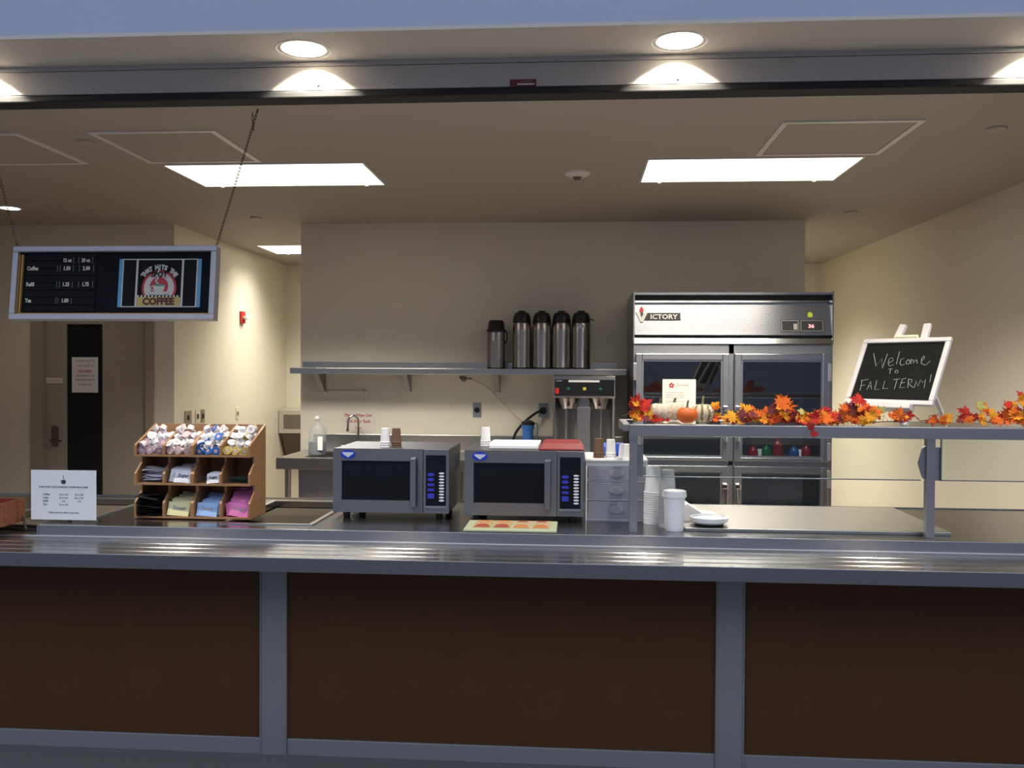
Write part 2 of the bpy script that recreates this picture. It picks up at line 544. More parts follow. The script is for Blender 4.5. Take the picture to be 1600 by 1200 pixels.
struct(MB().box(2.99, 6, 3.62, 3.74, 0, 4.6).build('wall_front_right', 'bulk'), 'hall wall beside the serving opening', 'wall')

# bulkhead, soffit with round cut-outs, roller shutter track
mb = MB().box(-7, 6, 3.30, 3.34, 2.8601, 4.6).box(-7, 6, 3.34, 3.80, 4.56, 4.6).box(-7, 6, 3.66, 3.78, 2.74, 4.56)
struct(mb.build('wall_bulkhead', 'bulk'), 'pale bulkhead wall above the serving opening', 'wall')
DLX = [-2.52, -1.09, 0.39, 1.79]
DLY = 3.475
HR = 0.094


def soffit_mesh():
    mb = MB()
    y0, y1, z0, z1 = 3.2995, 3.607, 2.858, 2.872
    xs = -7.0
    for cx in DLX:
        h = 0.125
        mb.box(xs, cx - h, y0, y1, z0, z1)
        mb.box(cx - h, cx + h, y0, DLY - h, z0, z1)
        mb.box(cx - h, cx + h, DLY + h, y1, z0, z1)
        n = 32
        ring_o, ring_i = [], []
        for i in range(n):
            a = 2 * PI * i / n
            c, s = math.cos(a), math.sin(a)
            k = h / max(abs(c), abs(s))
            ring_o.append((cx + c * k, DLY + s * k))
            ring_i.append((cx + c * HR, DLY + s * HR))
        for z, flip in ((z0, True), (z1, False)):
            v = [(x, y, z) for x, y in ring_o] + [(x, y, z) for x, y in ring_i]
            f = [(i, (i + 1) % n, (i + 1) % n + n, i + n) for i in range(n)]
            if flip:
                f = [q[::-1] for q in f]
            mb._addv(v, f)
        # corner pieces between ring square and true square are filled by h/max() projection
        xs = cx + h
    mb.box(xs, 6.0, y0, y1, z0, z1)
    return mb


struct(soffit_mesh().build('ceiling_soffit', 'soffit'), 'narrow taupe soffit holding the downlights', 'ceiling')
mb = MB().box(-7, 6, 3.605, 3.66, 2.738, 2.836, 0.004).box(-7, 6, 3.608, 3.66, 2.838, 2.86)
for x in (-2.039, -1.722, -1.399, -1.07, -0.75, -0.428, 0.078, 0.40, 0.732, 1.062, 1.393):
    mb.cyl((x, 3.600, 2.762), (x, 3.61, 2.762), 0.006, seg=10)
struct(mb.build('trim_1', 'track'), 'grey roller shutter track above the opening', 'trim')
struct(MB().box(-7, 6, 3.60, 3.70, 2.706, 2.736, 0.006).build('trim_2', 'rubber'), 'black rubber seal along the shutter track', 'trim')
st = tag(MB().box(-0.275, -0.168, 3.601, 3.6045, 2.738, 2.766).build('warning_sticker', 'sticker'),
         'small maroon warning sticker on the grey shutter track', 'sticker')
MB().box(-0.245, -0.175, 3.6, 3.601, 2.744, 2.749).build('white_strip', 'paper', st)
MB().text('CAUTION', (-0.21, 3.6008, 2.754), 0.011, bold=0.01).build('lettering', 'inkgrey', st)

# downlights in the soffit
for i, x in enumerate(DLX):
    t = thing('downlight', ['round recessed downlight at the far left end of the soffit',
                            'lit round recessed downlight in the soffit above the microwaves side, left of centre',
                            'lit round recessed downlight in the soffit above the sneeze guard end',
                            'round recessed downlight at the far right end of the soffit'][i],
              'downlight', (x, DLY, 2.86), group='recessed downlights in the soffit')
    MB().lathe([(HR - 0.004, 0.004), (HR + 0.014, -0.004), (HR + 0.016, 0.0), (HR - 0.001, 0.012)], seg=32, ring=True).build('trim_ring', 'lampwhite', t)
    MB().lathe([(HR - 0.003, 0.0), (HR - 0.004, 0.13), (HR - 0.007, 0.13), (HR - 0.006, 0.0)], seg=32, ring=True).build('reflector', 'lampwhite', t)
    MB().lathe([(0.0, 0.118), (HR - 0.008, 0.118), (HR - 0.008, 0.125), (0.0, 0.125)], seg=32).build('lamp_face', 'lampdisc', t)
    ld = bpy.data.lights.new('downlight_beam', 'SPOT')
    ld.energy = DOWN_W
    ld.color = (1.0, 0.90, 0.74)
    ld.spot_size = math.radians(104)
    ld.spot_blend = 0.25
    ld.shadow_soft_size = 0.03
    lo = bpy.data.objects.new('downlight_beam', ld)
    COL.objects.link(lo)
    lo.parent = t
    lo.location = (0, 0, 0.094)

# troffers
for i, (x0, y0, lb) in enumerate(((-2.553, 5.335, 'lit rectangular fluorescent ceiling panel at left, behind the menu board chain'),
                                  (0.425, 5.335, 'lit rectangular fluorescent ceiling panel at right, in front of the refrigerator'),
                                  (-3.24, 8.80, 'lit ceiling panel far back in the left passage'),
                                  (0.55, 8.80, 'ceiling panel behind the partition, beyond the refrigerator'))):
    t = thing('ceiling_light', lb, 'ceiling light', (x0, y0, ZC), group='fluorescent ceiling panels')
    W_, D_ = 1.245, 0.62
    fr = MB().box(-0.012, W_ + 0.012, -0.012, 0.0, -0.006, 0).box(-0.012, W_ + 0.012, D_, D_ + 0.012, -0.006, 0)
    fr.box(-0.012, 0, 0, D_, -0.006, 0).box(W_, W_ + 0.012, 0, D_, -0.006, 0)
    fr.build('frame', 'lampwhite', t)
    MB().box(0, W_, 0, D_, -0.004, -0.0005).build('diffuser', 'troffer', t)
    al = bpy.data.lights.new('panel_glow', 'AREA')
    al.shape = 'RECTANGLE'
    al.size, al.size_y = W_ - 0.01, D_ - 0.01
    al.energy = TROFFER_W * (1.0, 1.0, 0.55, 1.2)[i]
    al.color = LAMP_RGB
    al.spread = math.radians(SPREAD)
    ao = bpy.data.objects.new('panel_glow', al)
    COL.objects.link(ao)
    ao.parent = t
    ao.location = (W_ / 2, D_ / 2, -0.006)
    for k in (0.12, W_ - 0.12):
        MB().box(k - 0.01, k + 0.01, D_ - 0.004, D_ + 0.008, -0.012, -0.006).build('latch', 'lampwhite', t)

# access panels
for i, (x0, lb) in enumerate(((-3.70, 'square ceiling access panel at far left, partly cut by the frame'),
                              (-2.613, 'square ceiling access panel touching the left fluorescent panel'),
                              (1.035, 'square ceiling access panel touching the right fluorescent panel'))):
    t = thing('access_panel', lb, 'ceiling panel', (x0, 4.565, ZC), group='ceiling access panels')
    s = 0.70
    mb = MB().box(0, s, 0, 0.03, -0.008, 0).box(0, s, s - 0.03, s, -0.008, 0).box(0, 0.03, 0.03, s - 0.03, -0.008, 0).box(s - 0.03, s, 0.03, s - 0.03, -0.008, 0)
    mb.build('frame', 'lampwhite', t)
    MB().box(0.036, s - 0.036, 0.036, s - 0.036, -0.004, 0).build('panel', 'ceil', t)
    MB().cyl((s / 2, s / 2, -0.005), (s / 2, s / 2, -0.003), 0.03, seg=16).build('latch', 'ceil', t)
# sprinkler covers, detector, small downlight
for x, y, lb in ((-2.729, 4.766, 'white round sprinkler cover left of the menu board chain, next to the access panel'),
                 (-2.663, 7.208, 'round sprinkler cover above the left passage'),
                 (2.156, 4.753, 'white round sprinkler cover at the right edge of the ceiling'),
                 (2.15, 7.15, 'round sprinkler cover on the ceiling to the right, above the refrigerator')):
    tag(MB().lathe([(0, -0.012), (0.045, -0.012), (0.05, -0.008), (0.05, 0.0), (0, 0.0)], (x, y, ZC)).build('sprinkler_cover', 'panelpaint'), lb,
        'sprinkler cover', 'round sprinkler covers on the ceiling')
t = thing('smoke_detector', 'round white smoke detector on the ceiling between the two light panels', 'smoke detector', (0.0, 5.677, ZC))
MB().lathe([(0, -0.03), (0.05, -0.028), (0.082, -0.012), (0.085, 0), (0, 0)], seg=28).build('body', 'lampwhite', t)
MB().lathe([(0, -0.048), (0.018, -0.046), (0.03, -0.03), (0.03, -0.026), (0, -0.026)], seg=20).build('sensor', 'tandark', t)
t = thing('small_downlight', 'round ceiling downlight at the far left above the grey door', 'downlight', (-4.464, 6.697, ZC))
MB().lathe([(0.075, -0.004), (0.095, -0.004), (0.095, 0), (0.075, 0)], seg=28, ring=True).build('trim_ring', 'lampwhite', t)
MB().lathe([(0, -0.002), (0.075, -0.002), (0.075, -0.0005), (0, -0.0005)], seg=28).build('lamp_face', 'lampdisc2', t)
ld = bpy.data.lights.new('small_downlight_beam', 'SPOT')
ld.energy = 7
ld.color = (1.0, 0.86, 0.66)
ld.spot_size = math.radians(120)
ld.spot_blend = 0.6
ld.shadow_soft_size = 0.06
lo = bpy.data.objects.new('small_downlight_beam', ld)
COL.objects.link(lo)
lo.parent = t
lo.location = (0, 0, -0.02)

# door at left
d = bpy.data.objects.new('door_1', None)
COL.objects.link(d)
d.location = (-4.80, 7.5, 0)
struct(d, 'grey door with a tall dark glass strip behind the menu board', 'door')
MB().box(0, 0.11, -0.02, 0.12, 0, 2.14, 0.004).box(1.045, 1.12, -0.02, 0.12, 0, 2.14, 0.004).box(0.11, 1.045, -0.02, 0.12, 2.08, 2.14, 0.004).build('door_frame', 'doorframe', d)
MB().box(0.112, 0.30, 0.035, 0.08, 0.005, 2.078).box(0.63, 1.043, 0.035, 0.08, 0.005, 2.078).box(0.30, 0.63, 0.035, 0.08, 0.005, 0.25).box(0.30, 0.63, 0.035, 0.08, 1.98, 2.078).build('door_leaf', 'doorpaint', d)
MB().box(0.30, 0.63, 0.05, 0.062, 0.25, 1.98).build('vision_glass', 'mwglass', d)
hd = MB().box(0.165, 0.225, 0.025, 0.035, 0.90, 1.07, 0.004).build('lock_plate', 'bronze', d)
MB().cyl((0.195, 0.025, 1.06), (0.195, 0.018, 1.06), 0.022).build('deadbolt', 'bronze', hd)
MB().cyl((0.195, 0.03, 0.955), (0.195, -0.03, 0.955), 0.012).cyl((0.185, -0.03, 0.955), (0.285, -0.03, 0.95), 0.010).build('lever', 'bronze', hd)
nt_ = tag(MB().box(-4.685, -4.53, 7.528, 7.533, 1.455, 1.505).build('door_nameplate', 'ivory'), 'small white nameplate on the grey door', 'nameplate')
MB().text('CLOSE DOOR', (-4.608, 7.5275, 1.472), 0.018).build('lettering', 'inkgrey', nt_)
pn = tag(MB().box(-4.455, -4.215, 7.542, 7.545, 1.375, 1.688).build('door_notice', 'paper'), 'white paper notice taped on the dark glass strip of the door', 'notice')
mb = MB()
for k, s in enumerate(('PLEASE NOTE', 'THE CAFE IS')):
    MB().text(s, (-4.335, 7.5415, 1.645 - 0.042 * k), 0.030).build('lettering', 'inkgrey', pn)
for s, z_, k in (('SATURDAY &', 1.515, 0.028), ('WEDNESDAYS', 1.478, 0.028), ('THANK YOU', 1.438, 0.022)):
    MB().text(s, (-4.335, 7.5415, z_), k, bold=0.01).build('lettering', 'inkgrey', pn)
MB().text('CLOSED', (-4.335, 7.5415, 1.552), 0.034, bold=0.03).build('red_lettering', 'redink', pn)

# wall fittings in the left passage
WX = -3.5
t = thing('fire_alarm_strobe', 'red fire alarm strobe high on the bright passage wall', 'alarm', (WX, 9.0, 2.07))
MB().box(0, 0.025, 0, 0.11, 0, 0.125, 0.004).build('back_plate', 'alarm', t)
MB().box(0.025, 0.07, 0.02, 0.09, 0.04, 0.075, 0.01).build('strobe_lens', 'lens', t)
for y, hh, m2, lb, nm in ((7.70, 0.12, 'plate_steel', 'wide steel switch plate nearest the door, on the passage wall', 'switch_plate'),
                          (7.93, 0.125, 'ivory', 'white dimmer switch between two steel plates on the passage wall', 'dimmer_switch'),
                          (8.05, 0.12, 'plate_steel', 'narrow steel switch plate right of the white dimmer', 'switch_plate'),
                          (8.90, 0.12, 'ivory', 'ivory wall outlet alone on the passage wall below the fire alarm', 'wall_outlet')):
    t = thing(nm, lb, 'switch' if nm != 'wall_outlet' else 'outlet', (WX, y, 1.09 if y < 8.5 else 1.075))
    wd = 0.14 if y == 7.70 else 0.075
    MB().box(0, 0.006, 0, wd, 0, hh, 0.002).build('face_plate', m2, t)
    MB().box(0.006, 0.014, wd / 2 - 0.012, wd / 2 + 0.012, hh / 2 - 0.025, hh / 2 + 0.02, 0.002).build('toggle', 'black' if y < 8.5 else 'plate_steel', t)
t = thing('towel_dispenser', 'grey paper towel dispenser with a recessed dark panel, on the wall behind the partition', 'dispenser', (-3.49, 10.2, 0.53))
MB().prism([(0.30, 0.31), (0.0, 0.31), (0.0, 0.58), (0.22, 0.60), (0.30, 0.60)], 0, 0.36, 'X').build('cabinet', 'tan', t)
MB().box(0.06, 0.32, -0.006, 0.0, 0.37, 0.53).build('window', 'tandark', t)
MB().prism([(0.02, 0.30), (0.30, 0.30), (0.30, 0.0), (0.22, 0.0)], 0.02, 0.34, 'X').build('waste_bin', 'tandark', t)

# ================================================================== SERVING COUNTER
ct = thing('serving_counter', 'long serving counter with steel tray slide and dark brown front panels', 'counter', (0, 0, 0))
ZT, ZW = 0.87, 0.92
X0, X1 = -3.9, 2.95


def plate(mb, x0, x1, y0, y1, z0, z1, holes):
    xs = sorted({x0, x1, *[h[0] for h in holes], *[h[1] for h in holes]})
    ys = sorted({y0, y1, *[h[2] for h in holes], *[h[3] for h in holes]})
    for a, b in zip(xs, xs[1:]):
        run = None
        for c, dd in zip(ys, ys[1:]):
            mx_, my_ = (a + b) / 2, (c + dd) / 2
            if any(h[0] < mx_ < h[1] and h[2] < my_ < h[3] for h in holes):
                continue
            mb.box(a, b, c, dd, z0, z1)


WELLS = [(-2.535, -2.15, 3.735, 4.33), (-1.50, -1.135, 3.705, 4.34)]
mb = MB()
plate(mb, -2.27, X1, 3.60, 4.47, 0.88, ZW, [(-2.27, WELLS[0][1], WELLS[0][2], WELLS[0][3]), WELLS[1]])
plate(mb, X0, -2.27, 3.735, 4.47, 0.88, ZW, [(WELLS[0][0], -2.27, WELLS[0][2], WELLS[0][3])])
mb.box(X0, X1, 4.45, 4.47, ZW - 0.002, ZW + 0.004)
mb.build('worktop', 'steel_top', ct)
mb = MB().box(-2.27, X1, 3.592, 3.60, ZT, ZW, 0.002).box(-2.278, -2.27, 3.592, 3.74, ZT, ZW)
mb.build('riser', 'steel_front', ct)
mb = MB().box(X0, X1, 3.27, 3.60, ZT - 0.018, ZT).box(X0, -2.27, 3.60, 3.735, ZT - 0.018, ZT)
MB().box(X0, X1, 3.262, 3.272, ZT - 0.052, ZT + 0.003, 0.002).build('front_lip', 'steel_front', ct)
for y in (3.34, 3.415, 3.49):
    mb.prism([(y - 0.007, ZT - 0.001), (y - 0.003, ZT + 0.002), (y + 0.003, ZT + 0.002), (y + 0.007, ZT - 0.001)], X0, X1, 'X')
mb.box(X0, X1, 3.575, 3.592, ZT, ZT + 0.010, 0.003)
mb.build('tray_slide', 'tray_steel', ct)
for (a, b, c, e) in WELLS:
    mb = MB()
    mb.box(a, b, c, e, 0.80, 0.805).box(a - 0.004, a, c, e, 0.80, 0.88).box(b, b + 0.004, c, e, 0.80, 0.88).box(a, b, c - 0.004, c, 0.80, 0.88).box(a, b, e, e + 0.004, 0.80, 0.88)
    mb.box(a + 0.01, b - 0.01, c + 0.01, e - 0.01, 0.885, 0.892)
    wl = mb.build('drop_in_well', 'well', ct)
    r = 0.022
    mb = MB().box(a - r, b + r, c - r, c, ZW, ZW + 0.005).box(a - r, b + r, e, e + r, ZW, ZW + 0.005).box(a - r, a, c, e, ZW, ZW + 0.005).box(b, b + r, c, e, ZW, ZW + 0.005)
    mb.build('rim', 'steel_v', wl)
YP = 3.545
MB().box(X0, X1, 3.58, 4.44, 0.0, 0.79).build('carcass', 'dark', ct)
POSTS = [-3.06, -1.23, 0.614, 2.455]
for x in POSTS:
    mb = MB().box(x - 0.052, x + 0.052, YP - 0.012, YP + 0.03, 0.0, ZT - 0.02, 0.002)
    mb.box(x - 0.056, x - 0.051, YP - 0.016, YP + 0.01, 0.0, ZT - 0.02).box(x + 0.051, x + 0.056, YP - 0.016, YP + 0.01, 0.0, ZT - 0.02)
    mb.build('divider_post', 'post', ct)
edges = [X0] + POSTS + [X1]
for a, b in zip(edges, edges[1:]):
    a2, b2 = a + (0.056 if a != X0 else 0), b - (0.056 if b != X1 else 0)
    MB().box(a2, b2, YP, YP + 0.025, 0.07, ZT - 0.02).build('front_panel', 'brown', ct)
    MB().box(a2, b2, YP - 0.008, YP + 0.025, 0.0, 0.068, 0.002).build('kick_rail', 'post', ct)

# cover plate on the right part of the worktop
tag(MB().box(0.455, 1.53, 3.715, 4.38, ZW + 0.0006, ZW + 0.0146, 0.003).build('cover_plate', 'plate'), 'flat steel cover sheet lying on the worktop under the sneeze guard', 'cover')

# ================================================================== SNEEZE GUARD
sg = thing('sneeze_guard', 'steel framed sneeze guard with a glass top shelf above the right counter', 'sneeze guard', (0, 0, 0))
ZS = 1.366
YG = 3.655
GX1 = 2.85
for x in (0.2385, 1.4225, 2.60):
    MB().box(x - 0.0165, x + 0.0165, YG, YG + 0.033, ZW + 0.0006, ZS - 0.047, 0.002).build('post', 'steel_d', sg)
MB().box(0.220, GX1, YG - 0.003, YG + 0.036, ZS - 0.048, ZS, 0.003).build('front_rail', 'steel_d', sg)
MB().box(0.195, GX1, 4.04, 4.07, ZS - 0.042, ZS, 0.003).build('rear_rail', 'steel_d', sg)
MB().box(0.195, 0.225, YG + 0.036, 4.04, ZS - 0.030, ZS, 0.003).build('side_rail', 'steel_d', sg)
MB().box(0.226, GX1, YG + 0.037, 4.039, ZS - 0.009, ZS - 0.001).build('top_shelf_glass', 'guard', sg)
for (a, b) in ((0.268, 1.385), (1.462, 2.58)):
    g = MB().box(a, b, YG + 0.006, YG + 0.012, 1.153, 1.332).build('front_glass', 'guard', sg)
    MB().box(a, b, YG + 0.004, YG + 0.014, 1.150, 1.154).box(a, b, YG + 0.004, YG + 0.014, 1.318, 1.322).box(a, a + 0.004, YG + 0.004, YG + 0.014, 1.15, 1.32).build('glass_edge', 'steel_d', g)
for x, s in ((1.4225, -1), (1.4225, 1), (0.2385, 1)):
    mb = MB()
    if s < 0:
        mb.prism([(x - 0.0165, 1.29), (x - 0.0165, 1.15), (x - 0.028, 1.16), (x - 0.046, 1.22), (x - 0.028, 1.28)], YG + 0.014, YG + 0.022, 'Y')
    else:
        mb.box(x + 0.0165, x + 0.040, YG + 0.013, YG + 0.022, 1.15, 1.285, 0.002)
    mb.build('glass_clip', 'steel_d', sg)

# ================================================================== MICROWAVES
def make_microwave(label):
    t = thing('microwave_oven', label, 'microwave', (0, 0, ZW), group='microwaves on the counter')
    Wm, Dm, z0, z1 = 0.523, 0.40, 0.028, 0.313
    mb = MB().box(0.002, Wm - 0.002, 0.022, Dm, z0, z1, 0.004)
    for k in range(8):
        mb.box(Wm - 0.002, Wm + 0.001, 0.20 + k * 0.018, 0.208 + k * 0.018, 0.20, 0.27)
    mb.build('housing', 'steel_mw', t)
    dw = 0.405
    dr = MB()
    dr.box(0, 0.040, 0, 0.022, z0, z1).box(0.350, dw, 0, 0.022, z0, z1).box(0.040, 0.350, 0, 0.022, z1 - 0.054, z1).box(0.040, 0.350, 0, 0.022, z0, z0 + 0.055)
    door = dr.build('door', 'steel_mw', t)
    MB().box(0.040, 0.350, 0.004, 0.018, z0 + 0.055, z1 - 0.054).build('window', 'mwglass', door)
    h = MB()
    h.box(0.352, 0.380, -0.030, -0.014, z0 + 0.030, z1 - 0.036, 0.006).box(0.354, 0.378, -0.016, 0.0, z1 - 0.056, z1 - 0.036, 0.002).box(0.354, 0.378, -0.016, 0.0, z0 + 0.03, z0 + 0.05, 0.002)
    h.build('handle', 'steel_mw', door)
    bd = MB().ellipse((0.068, 0.0, z1 - 0.026), 0.035, 0.019, 0.002).build('badge', 'bluebadge', door)
    mb = MB().prism([(0.042, z1 - 0.017), (0.094, z1 - 0.017), (0.090, z1 - 0.025), (0.068, z1 - 0.040), (0.046, z1 - 0.025)], -0.003, -0.002, 'Y')
    mb.build('emblem', 'silver', bd)
    cp = MB().box(dw + 0.002, Wm, 0, 0.022, z0, z1, 0.002).build('control_panel', 'steel_mw', t)
    kp = MB().box(dw + 0.014, Wm - 0.014, -0.002, 0.0, z0 + 0.034, z1 - 0.026).build('keypad', 'mwglass', cp)
    MB().box(dw + 0.012, Wm - 0.012, -0.0025, 0.0, z0 + 0.024, z0 + 0.034).build('door_switch', 'steel_v', cp)
    for k in range(10):
        zz = z1 - 0.106 - k * 0.0128 * 1.05
        MB().ellipse((Wm - 0.033, -0.002, zz), 0.0122, 0.0043, 0.001, 16).build('white_key', 'whitekey', kp)
    for k, zz in enumerate((z1 - 0.112, z1 - 0.134, z1 - 0.157, z1 - 0.180, z1 - 0.207)):
        if k in (0, 1):
            MB().ellipse((dw + 0.037, -0.002, zz), 0.016, 0.0075, 0.001, 16).build('blue_key', 'bluekey', kp)
        else:
            hh = 0.006 if k < 4 else 0.011
            MB().box(dw + 0.022, dw + 0.052, -0.003, -0.002, zz - hh, zz + hh).build('blue_key', 'bluekey', kp)
    for x in (0.05, Wm - 0.05):
        for y in (0.05, Dm - 0.05):
            MB().cyl((x, y, 0), (x, y, z0), 0.014, 0.018).build('foot', 'rubber', t)
    return t


mw1 = make_microwave('left microwave oven with a white and a brown cup on top')
mw1.location = (-1.081, 3.885, ZW + 0.0006)
mw2 = copy_tree(mw1)
mw2.location = (-0.486, 3.862, ZW + 0.0006)
mw2['label'] = 'right microwave oven with a red tray on top, behind the leaf mat'


# ------------------------------------------------------------------ paper cups turned upside down
def inverted_cup(name, label, loc, m, rb, rt, h, group=None, seg=20):
    th = 0.0005
    fl = 0.0035 if h > 0.1 else 0.002
    prof = [(0, h), (rt, h), (rb, 0.0055), (rb + fl, 0.0045), (rb + fl, 0), (rb + 0.001, 0), (rb + 0.001, 0.003), (rb - 0.0004, 0.006), (rt - th, h - th), (0, h - th)]
    o = MB().lathe(prof, seg=seg).build(name, m)
    o.location = loc
    return tag(o, label, 'cup', group)


def cup_stack(loc, m, rb, rt, h, n, step, name, label, group):
    first = None
    for k in range(n):
        lb = label
        if first is None:
            first = inverted_cup(name, lb, loc, m, rb, rt, h, group)
        else:
            c = first.copy()
            COL.objects.link(c)
            c.location = (loc[0], loc[1], loc[2] + k * step)


ZM = ZW + 0.3145
cup_stack((-0.862, 3.965, ZM), 'paper', 0.0225, 0.0185, 0.066, 3, 0.010, 'paper_cup', 'white paper cup upside down in a short stack on the left microwave', 'white cups on the left microwave')
cup_stack((-0.812, 3.968, ZM), 'browncup', 0.0225, 0.0185, 0.066, 3, 0.010, 'paper_cup', 'brown paper cup upside down in a short stack on the left microwave', 'brown cups on the left microwave')
cup_stack((-0.418, 4.10, ZM), 'paper', 0.0225, 0.0185, 0.066, 3, 0.010, 'paper_cup', 'white paper cup upside down in a short stack on the right microwave', 'white cups on the right microwave')

# folded white carton and red tray on the right microwave
t = thing('flat_carton', 'flat white folded carton on the right microwave beside the red tray', 'carton', (-0.385, 3.935, ZM))
MB().box(0, 0.22, 0, 0.24, 0, 0.018, 0.004).build('box_base', 'paper', t)
MB().box(-0.003, 0.223, 0.02, 0.243, 0.018, 0.023, 0.002).build('folded_flap', 'foam', t)
mb = MB()
prof = [(0.0, 0.0), (0.150, 0.0), (0.150, 0.008), (0.125, 0.030), (0.0, 0.030)]
o = MB()
ro = [(-0.098, -0.14), (0.098, -0.14), (0.098, 0.14), (-0.098, 0.14)]
o.box(-0.10, 0.10, -0.14, 0.14, 0, 0.007, 0.003)
vs = [(-0.098, -0.138, 0.007), (0.098, -0.138, 0.007), (0.098, 0.138, 0.007), (-0.098, 0.138, 0.007),
      (-0.080, -0.118, 0.030), (0.080, -0.118, 0.030), (0.080, 0.118, 0.030), (-0.080, 0.118, 0.030)]
o._addv(vs, [(4, 5, 6, 7), (0, 1, 5, 4), (1, 2, 6, 5), (2, 3, 7, 6), (3, 0, 4, 7)])
ob = o.build('serving_tray', 'redtray')
ob.location = (-0.062, 4.03, ZM)
tag(ob, 'red plastic tray turned upside down on the right microwave', 'tray')

# leaf-pattern mat in front of the right microwave
t = thing('counter_mat', 'pale green mat with four leaf pictures in front of the right microwave', 'mat', (-0.46, 3.612, ZW + 0.0006))
MB().box(0, 0.385, 0, 0.235, 0, 0.009, 0.003).build('mat_base', 'matgreen', t)
for k in range(4):
    x = 0.035 + k * 0.082
    tp = MB().box(x, x + 0.074, 0.050, 0.228, 0.009, 0.0105).build('picture_tile', 'tile1' if k < 2 else 'tile2', t)
    poly = [(x + 0.036 + 0.032 * math.cos(a), 0.054 + 0.085 * math.sin(a)) for a in [PI * i / 14 for i in range(15)]]
    MB().prism(poly, 0.0105, 0.0112, 'Z').build('leaf_motif', ['motifred', 'motifred', 'motiforange', 'motiforange'][k], tp)
    MB().prism([(x + 0.01, 0.19), (x + 0.062, 0.19), (x + 0.05, 0.222), (x + 0.02, 0.222)], 0.0105, 0.0112, 'Z').build('leaf_motif', ['motiforange', 'motiforange', 'motifred', 'motifred'][k], tp)

# ------------------------------------------------------------------ plastic drawer unit
t = thing('drawer_unit', 'small white plastic three-drawer unit right of the right microwave', 'drawer unit', (0.046, 3.945, ZW + 0.0006))
Wd, Dd, Hd = 0.272, 0.33, 0.262
mb = MB().box(0, 0.008, 0, Dd, 0, Hd).box(Wd - 0.008, Wd, 0, Dd, 0, Hd).box(0.008, Wd - 0.008, Dd - 0.006, Dd, 0, Hd)
for z in (0.0, 0.088, 0.171, Hd - 0.022):
    mb.box(0.008, Wd - 0.008, 0.004, Dd - 0.006, z, z + (0.022 if z > 0.2 else 0.008))
mb.box(-0.003, Wd + 0.003, -0.006, Dd, Hd, Hd + 0.012, 0.004)
mb.build('case', 'white', t)
for z, hh in ((0.010, 0.076), (0.098, 0.072), (0.181, 0.058)):
    mb = MB().box(0.010, Wd - 0.010, -0.008, -0.002, z, z + hh, 0.002).box(0.012, Wd - 0.012, 0.0, 0.27, z, z + 0.003)
    mb.box(0.012, 0.015, 0, 0.27, z + 0.003, z + hh - 0.008).box(Wd - 0.015, Wd - 0.012, 0, 0.27, z + 0.003, z + hh - 0.008)
    dr = mb.build('drawer', 'drawerpl', t)
    MB().ellipse((Wd / 2, -0.008, z + hh * 0.55), 0.030, 0.018, 0.006, 24).build('handle', 'drawerhandle', dr)
    MB().ellipse((Wd / 2, -0.0142, z + hh * 0.55), 0.023, 0.012, 0.001, 24).build('finger_recess', 'inkgrey', dr)
MB().box(0.03, 0.09, 0.02, 0.2, 0.016, 0.05)
ZD = ZW + Hd + 0.0135
cup_stack((0.105, 4.0, ZD), 'browncup', 0.0235, 0.0195, 0.068, 3, 0.009, 'paper_cup', 'brown paper cup upside down in a stack on the plastic drawer unit', 'brown cups on the drawer unit')
cup_stack((0.158, 4.0, ZD), 'paper', 0.0225, 0.0185, 0.064, 3, 0.009, 'paper_cup', 'slim white paper cup upside down on the drawer unit beside the brown cups', 'slim white cups on the drawer unit')
inverted_cup('paper_bowl', 'short wide white paper bowl upside down on the drawer unit', (0.225, 3.99, ZD), 'paper', 0.034, 0.028, 0.062)
t = thing('blue_roll', 'bright blue roll lying behind the slim white cups on the drawer unit', 'roll', (0.175, 4.10, ZD))
MB().cyl((-0.045, 0, 0.030), (0.045, 0, 0.030), 0.030, seg=20).build('roll', 'blue', t)
MB().cyl((0.0451, 0, 0.030), (0.047, 0, 0.030), 0.014, seg=16).build('core', 'white', t)

# cup towers, canister and dish behind the glass
cup_stack((0.340, 3.905, ZW + 0.0006), 'paper', 0.0375, 0.0285, 0.115, 15, 0.0095, 'paper_cup', 'white paper cup nested upside down in the tall tower beside the drawer unit', 'tower of white paper cups')
cup_stack((0.394, 3.822, ZW + 0.0006), 'clearcup', 0.0375, 0.0275, 0.110, 15, 0.0095, 'clear_cup', 'clear plastic cup nested upside down in the tall tower behind the white canister', 'tower of clear plastic cups')
t = thing('canister', 'white cylindrical canister with a lid standing behind the sneeze guard glass', 'canister', (0.413, 3.725, ZW + 0.0006))
MB().lathe([(0, 0), (0.036, 0), (0.038, 0.006), (0.040, 0.012), (0.0435, 0.140), (0, 0.140)], seg=32).build('body', 'foam', t)
MB().lathe([(0, 0.140), (0.0475, 0.140), (0.0505, 0.143), (0.048, 0.166), (0.044, 0.168), (0.042, 0.163), (0, 0.163)], seg=32).build('lid', 'foam', t)
t = thing('shallow_dish', 'round white shallow dish on a black stand beside the canister', 'dish', (0.567, 3.80, ZW + 0.0145))
MB().lathe([(0, 0.0), (0.058, 0.0), (0.062, 0.004), (0.062, 0.010), (0, 0.010)], seg=32).build('stand', 'black', t)
MB().lathe([(0, 0.010), (0.066, 0.010), (0.079, 0.018), (0.081, 0.034), (0.077, 0.036), (0.070, 0.026), (0.05, 0.020), (0, 0.019)], seg=40).build('dish', 'foam', t)
t = thing('folded_napkin', 'folded white paper sleeve with dark marks lying behind the white dish', 'paper', (0.55, 3.94, ZW + 0.0145))
